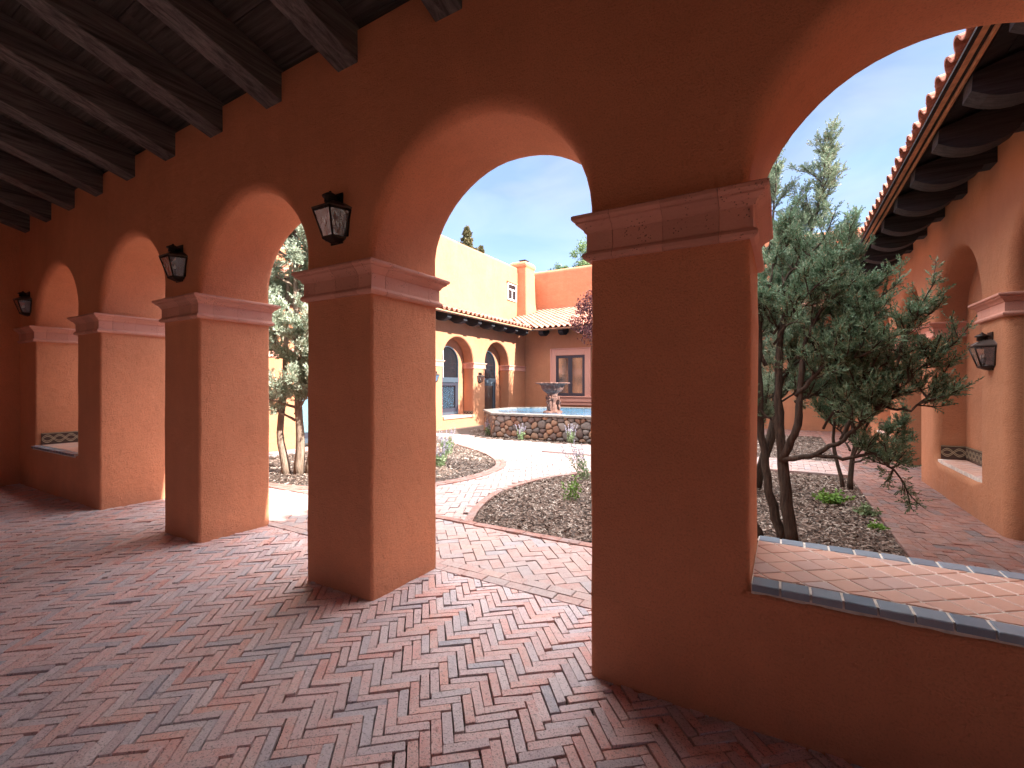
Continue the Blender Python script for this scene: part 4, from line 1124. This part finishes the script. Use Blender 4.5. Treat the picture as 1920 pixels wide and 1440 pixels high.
# broad leaf crowns
def broad(name, label, base, H, zc, rx, rz, n, lm_, bark, seed, leaf=.06, cone=False, group=None, tr=.08):
    rnd = random.Random(seed); t = thing(name, label, 'tree', base, group); B = Vector(base)
    mt = MB(); mt.tube([B+Vector((0,0,-.1)), B+Vector((.05,0,zc*.5)), B+Vector((0,.05,H*.8))], [tr, tr*.75, tr*.25], 8); mt.build('trunk', bark, t)
    cl = []
    for i in range(max(14, n//170)):
        if cone:
            f = rnd.random()**.8; z = (zc-rz)+(2*rz)*f; r = rx*(1-f)*rnd.uniform(.55, 1.05); a = rnd.uniform(0, 6.28); cl.append((Vector((r*math.cos(a), r*math.sin(a), z-.12*r)), .10+.24*rx*(1-f)*.5))
        else:
            v = rv(rnd)*rnd.uniform(.45, 1); cl.append((Vector((v.x*rx, v.y*rx, zc+v.z*rz)), rnd.uniform(.16, .34)*rx))
    mb2 = MB()
    for c, r in cl:
        mb2.tube([B+Vector((0,0,max(.4, c.z-.7*abs(c.x)-.5))), B+c*.6+Vector((0,0,c.z*.35)), B+c], [.02, .014, .005], 5)
    mb2.build('branches', bark, t)
    lf = MB()
    for k in range(n):
        c, r = cl[rnd.randrange(len(cl))]; p = B+c+rv(rnd)*r*rnd.random()**.5
        d = rv(rnd); s = d.cross(rv(rnd)).normalized(); L = leaf*rnd.uniform(.6, 1.2)
        lf.add([p, p+d*L*.5+s*L*.28, p+d*L, p+d*L*.5-s*L*.28], [(0,1,2,3)])
    lf.build('foliage', lm_, t, recalc=False); return t
M_PURP = leaf_mat('purple_leaves', [(0, (.07,.022,.028)), (.6, (.13,.04,.045)), (1, (.22,.085,.07))], .5)
M_GRN = leaf_mat('fresh_leaves', [(0, (.08,.14,.05)), (.6, (.15,.23,.09)), (1, (.24,.32,.16))])
M_SPR = leaf_mat('spruce_needles', [(0, (.07,.075,.035)), (.6, (.14,.13,.06)), (1, (.24,.17,.08))])
broad('purple_leaf_tree', 'purple leaved tree overhanging the tiled roof beside the dark framed window', (-5.1, 16.3, 0), 4.6, 3.9, 1.6, 1.2, 14000, M_PURP, M_BARK, 21, .10)
broad('purple_leaf_tree', 'taller purple leaved tree behind the stone pool, hidden by the big pier', (-2.5, 16.1, 0), 7.0, 5.9, 1.5, 1.35, 7000, M_PURP, M_BARK, 27, .11)
broad('spruce_tree', 'brownish spruce tip above the sunlit parapet on the left', (-18.2, 25, -.1), 12, 9.0, 3.3, 3.1, 26000, M_SPR, M_BARK, 22, .15, cone=True, tr=.2)
broad('spruce_tree', 'lower spruce tip just right of the taller one behind the parapet', (-18.6, 27.2, -.1), 10.8, 8.7, 2.6, 2.8, 15000, M_SPR, M_BARK, 23, .15, cone=True, tr=.2)
broad('leafy_tree', 'small round green tree top behind the chimney', (-13.6, 29.5, -.1), 9.8, 9.0, 1.1, 1.2, 7000, M_GRN, M_BARKP, 24, .14, tr=.15)
broad('leafy_tree', 'taller green tree top behind the parapet near the big capital', (-11.0, 29.5, -.1), 11, 9.4, 1.6, 1.9, 12000, M_GRN, M_BARKP, 25, .14, tr=.15)

M_SAGE = leaf_mat('sage_leaves', [(0, (.14,.20,.10)), (.6, (.22,.30,.15)), (1, (.32,.40,.24))]); M_LAV = leaf_mat('lavender_spikes', [(0, (.30,.27,.40)), (1, (.48,.43,.52))])
M_WEED = leaf_mat('weed_leaves', [(0, (.10,.22,.03)), (1, (.22,.38,.08))])
def plant(name, label, base, H, n, seed, lm_, lav=False, spread=.5, leaf=.03, lean=(0,0), low=False, dens=16):
    rnd = random.Random(seed); t = thing(name, label, 'plant', base); B = Vector(base)
    st = MB(); lf = MB(); lv = MB()
    for k in range(n):
        a = rnd.uniform(0, 6.28); d = Vector((math.cos(a)*spread*rnd.random()+lean[0], math.sin(a)*spread*rnd.random()+lean[1], 1)).normalized()
        if low: d.z *= .45; d.normalize()
        h = H*rnd.uniform(.55, 1); o = Vector((rnd.uniform(-.07, .07), rnd.uniform(-.07, .07), -.02)); P = []
        for i in range(6): f = i/5; P.append(B+o+d*h*f+Vector((0,0,-.12*h*f*f if not low else 0))+rv(rnd)*.008)
        st.tube(P, [.004*(1-.6*i/5) for i in range(6)], 4, cap=False)
        top = .62 if lav else 1
        for i in range(dens):
            f = rnd.uniform(.1, top); j = min(4, int(f*5)); p = P[j].lerp(P[j+1], f*5-j); e = (rv(rnd)+Vector((0,0,.3))).normalized(); s = e.cross(rv(rnd)).normalized(); L = leaf*rnd.uniform(.6, 1.3)
            lf.add([p, p+e*L*.5+s*L*.26, p+e*L, p+e*L*.5-s*L*.26], [(0,1,2,3)])
        if lav:
            for i in range(30):
                f = rnd.uniform(top, 1); j = min(4, int(f*5)); p = P[j].lerp(P[j+1], f*5-j); e = rv(rnd); s = e.cross(rv(rnd)).normalized(); L = .022
                lv.add([p, p+e*L*.5+s*L*.35, p+e*L, p+e*L*.5-s*L*.35], [(0,1,2,3)])
    st.build('stems', M_SAGE, t, recalc=False); lf.build('leaves', lm_, t, recalc=False)
    if lav: lv.build('flower_spikes', M_LAV, t, recalc=False)
    return t
plant('sage_plant', 'tall sage with pale lavender spikes at the back of the left bed', (-6.35, 8.0, 0), .75, 24, 31, M_SAGE, True, .7, .05)
plant('sage_plant', 'green leafy sage clump at the left edge of the central arch view', (-5.55, 6.75, 0), .55, 20, 32, M_SAGE, True, .6, .05)
plant('sage_plant', 'small sage clump by the left corner of the stone pool', (-7.75, 11.75, 0), .62, 14, 33, M_SAGE, True, .35, .05)
plant('sage_plant', 'small green plant against the middle of the river stone wall', (-6.25, 11.12, 0), .55, 14, 34, M_SAGE, True, .35, .05)
plant('sage_plant', 'pale spiky plant at the foot of the pool wall beside the big pier', (-4.75, 11.1, 0), .62, 12, 35, M_SAGE, True, .4, .05)
plant('sage_plant', 'bright green young plant in the near bed close to the big pier', (-2.4, 5.6, 0), .40, 14, 36, M_WEED, False, .45, .04)
plant('sage_plant', 'leaning sage with lavender tips beside the curved kerb', (-2.75, 7.0, 0), .78, 14, 37, M_SAGE, True, .35, .045, (-.35, 0))
plant('weed', 'bright green low weed patch on the mulch near the walkway', (.52, 7.15, 0), .24, 30, 38, M_WEED, False, .9, .05, low=True)
plant('weed', 'bluish green seedling at the corner of the mulch by the walkway', (.84, 6.72, 0), .18, 16, 39, M_SAGE, False, .8, .045, low=True)
plant('weed', 'tiny dark green sprout at the mulch edge beyond the sill', (.86, 6.15, 0), .10, 12, 40, M_WEED, False, .9, .04, low=True)
#REST_END
# ------------------------------------------------------------------ light
sd = Vector((1, .083, .67)).normalized()
el = math.asin(sd.z); az = math.atan2(sd.x, sd.y)
w = bpy.data.worlds.new('World'); scene.world = w; w.use_nodes = True
t = w.node_tree; bg = t.nodes['Background']
sky = t.nodes.new('ShaderNodeTexSky'); sky.sky_type = 'NISHITA'; sky.sun_disc = False; sky.sun_elevation = el; sky.sun_rotation = az; sky.altitude = 2500
sky.air_density = .75; sky.dust_density = 0; sky.ozone_density = 2.0
tc = t.nodes.new('ShaderNodeTexCoord'); nz = t.nodes.new('ShaderNodeTexNoise'); nz.inputs['Scale'].default_value = 2.2; nz.inputs['Detail'].default_value = 6; nz.inputs['Roughness'].default_value = .55; nz.inputs['Distortion'].default_value = .4
mp = t.nodes.new('ShaderNodeMapping'); mp.inputs['Scale'].default_value = (1, 1, 2.2); mp.inputs['Location'].default_value = (3.1, 1.7, 0)
t.links.new(tc.outputs['Generated'], mp.inputs[0]); t.links.new(mp.outputs[0], nz.inputs['Vector'])
cr = t.nodes.new('ShaderNodeValToRGB'); cr.color_ramp.elements[0].position = .42; cr.color_ramp.elements[0].color = (.62,.62,.62,1); cr.color_ramp.elements[1].position = .72; cr.color_ramp.elements[1].color = (.97,.97,.97,1)
t.links.new(nz.outputs['Fac'], cr.inputs[0])
mx = t.nodes.new('ShaderNodeMix'); mx.data_type = 'RGBA'; t.links.new(cr.outputs[0], mx.inputs[0]); t.links.new(sky.outputs[0], mx.inputs[6]); n2 = t.nodes.new('ShaderNodeTexNoise'); n2.inputs['Scale'].default_value = 3.4; n2.inputs['Detail'].default_value = 5; n2.inputs['Distortion'].default_value = .8; t.links.new(mp.outputs[0], n2.inputs['Vector'])
c2 = t.nodes.new('ShaderNodeValToRGB'); c2.color_ramp.elements[0].position = .42; c2.color_ramp.elements[0].color = (.55, .72, 1.0, 1); c2.color_ramp.elements[1].position = .68; c2.color_ramp.elements[1].color = (.86, .95, 1.1, 1)
t.links.new(n2.outputs['Fac'], c2.inputs[0]); t.links.new(c2.outputs[0], mx.inputs[7])
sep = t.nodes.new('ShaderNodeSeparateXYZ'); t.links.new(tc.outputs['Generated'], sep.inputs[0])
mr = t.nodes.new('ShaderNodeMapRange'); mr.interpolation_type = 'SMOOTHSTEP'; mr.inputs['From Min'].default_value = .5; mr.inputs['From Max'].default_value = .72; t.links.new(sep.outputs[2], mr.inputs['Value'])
ov = t.nodes.new('ShaderNodeMix'); ov.data_type = 'RGBA'; t.links.new(mr.outputs[0], ov.inputs[0]); t.links.new(mx.outputs[2], ov.inputs[6]); ov.inputs[7].default_value = (8.8, 8.7, 8.7, 1)  # sky overhead brightened above the view, added as fill light
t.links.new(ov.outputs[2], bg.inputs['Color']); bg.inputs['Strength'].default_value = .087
sl = bpy.data.lights.new('sun', 'SUN'); sl.energy = 2.0; sl.angle = R(.5); sl.color = (1, .94, .86)
so = bpy.data.objects.new('sun', sl); COL.objects.link(so); so.rotation_euler = sd.to_track_quat('Z', 'Y').to_euler(); so.location = (20, 0, 30)
scene.view_settings.view_transform = 'Standard'; scene.view_settings.look = 'None'; scene.view_settings.gamma = 1
scene.view_settings.exposure = 3.2
c = scene.cycles; c.max_bounces = 10; c.diffuse_bounces = 7; c.glossy_bounces = 4; c.transparent_max_bounces = 12; c.use_denoising = True
c.caustics_reflective = False; c.caustics_refractive = False; c.sample_clamp_indirect = 8
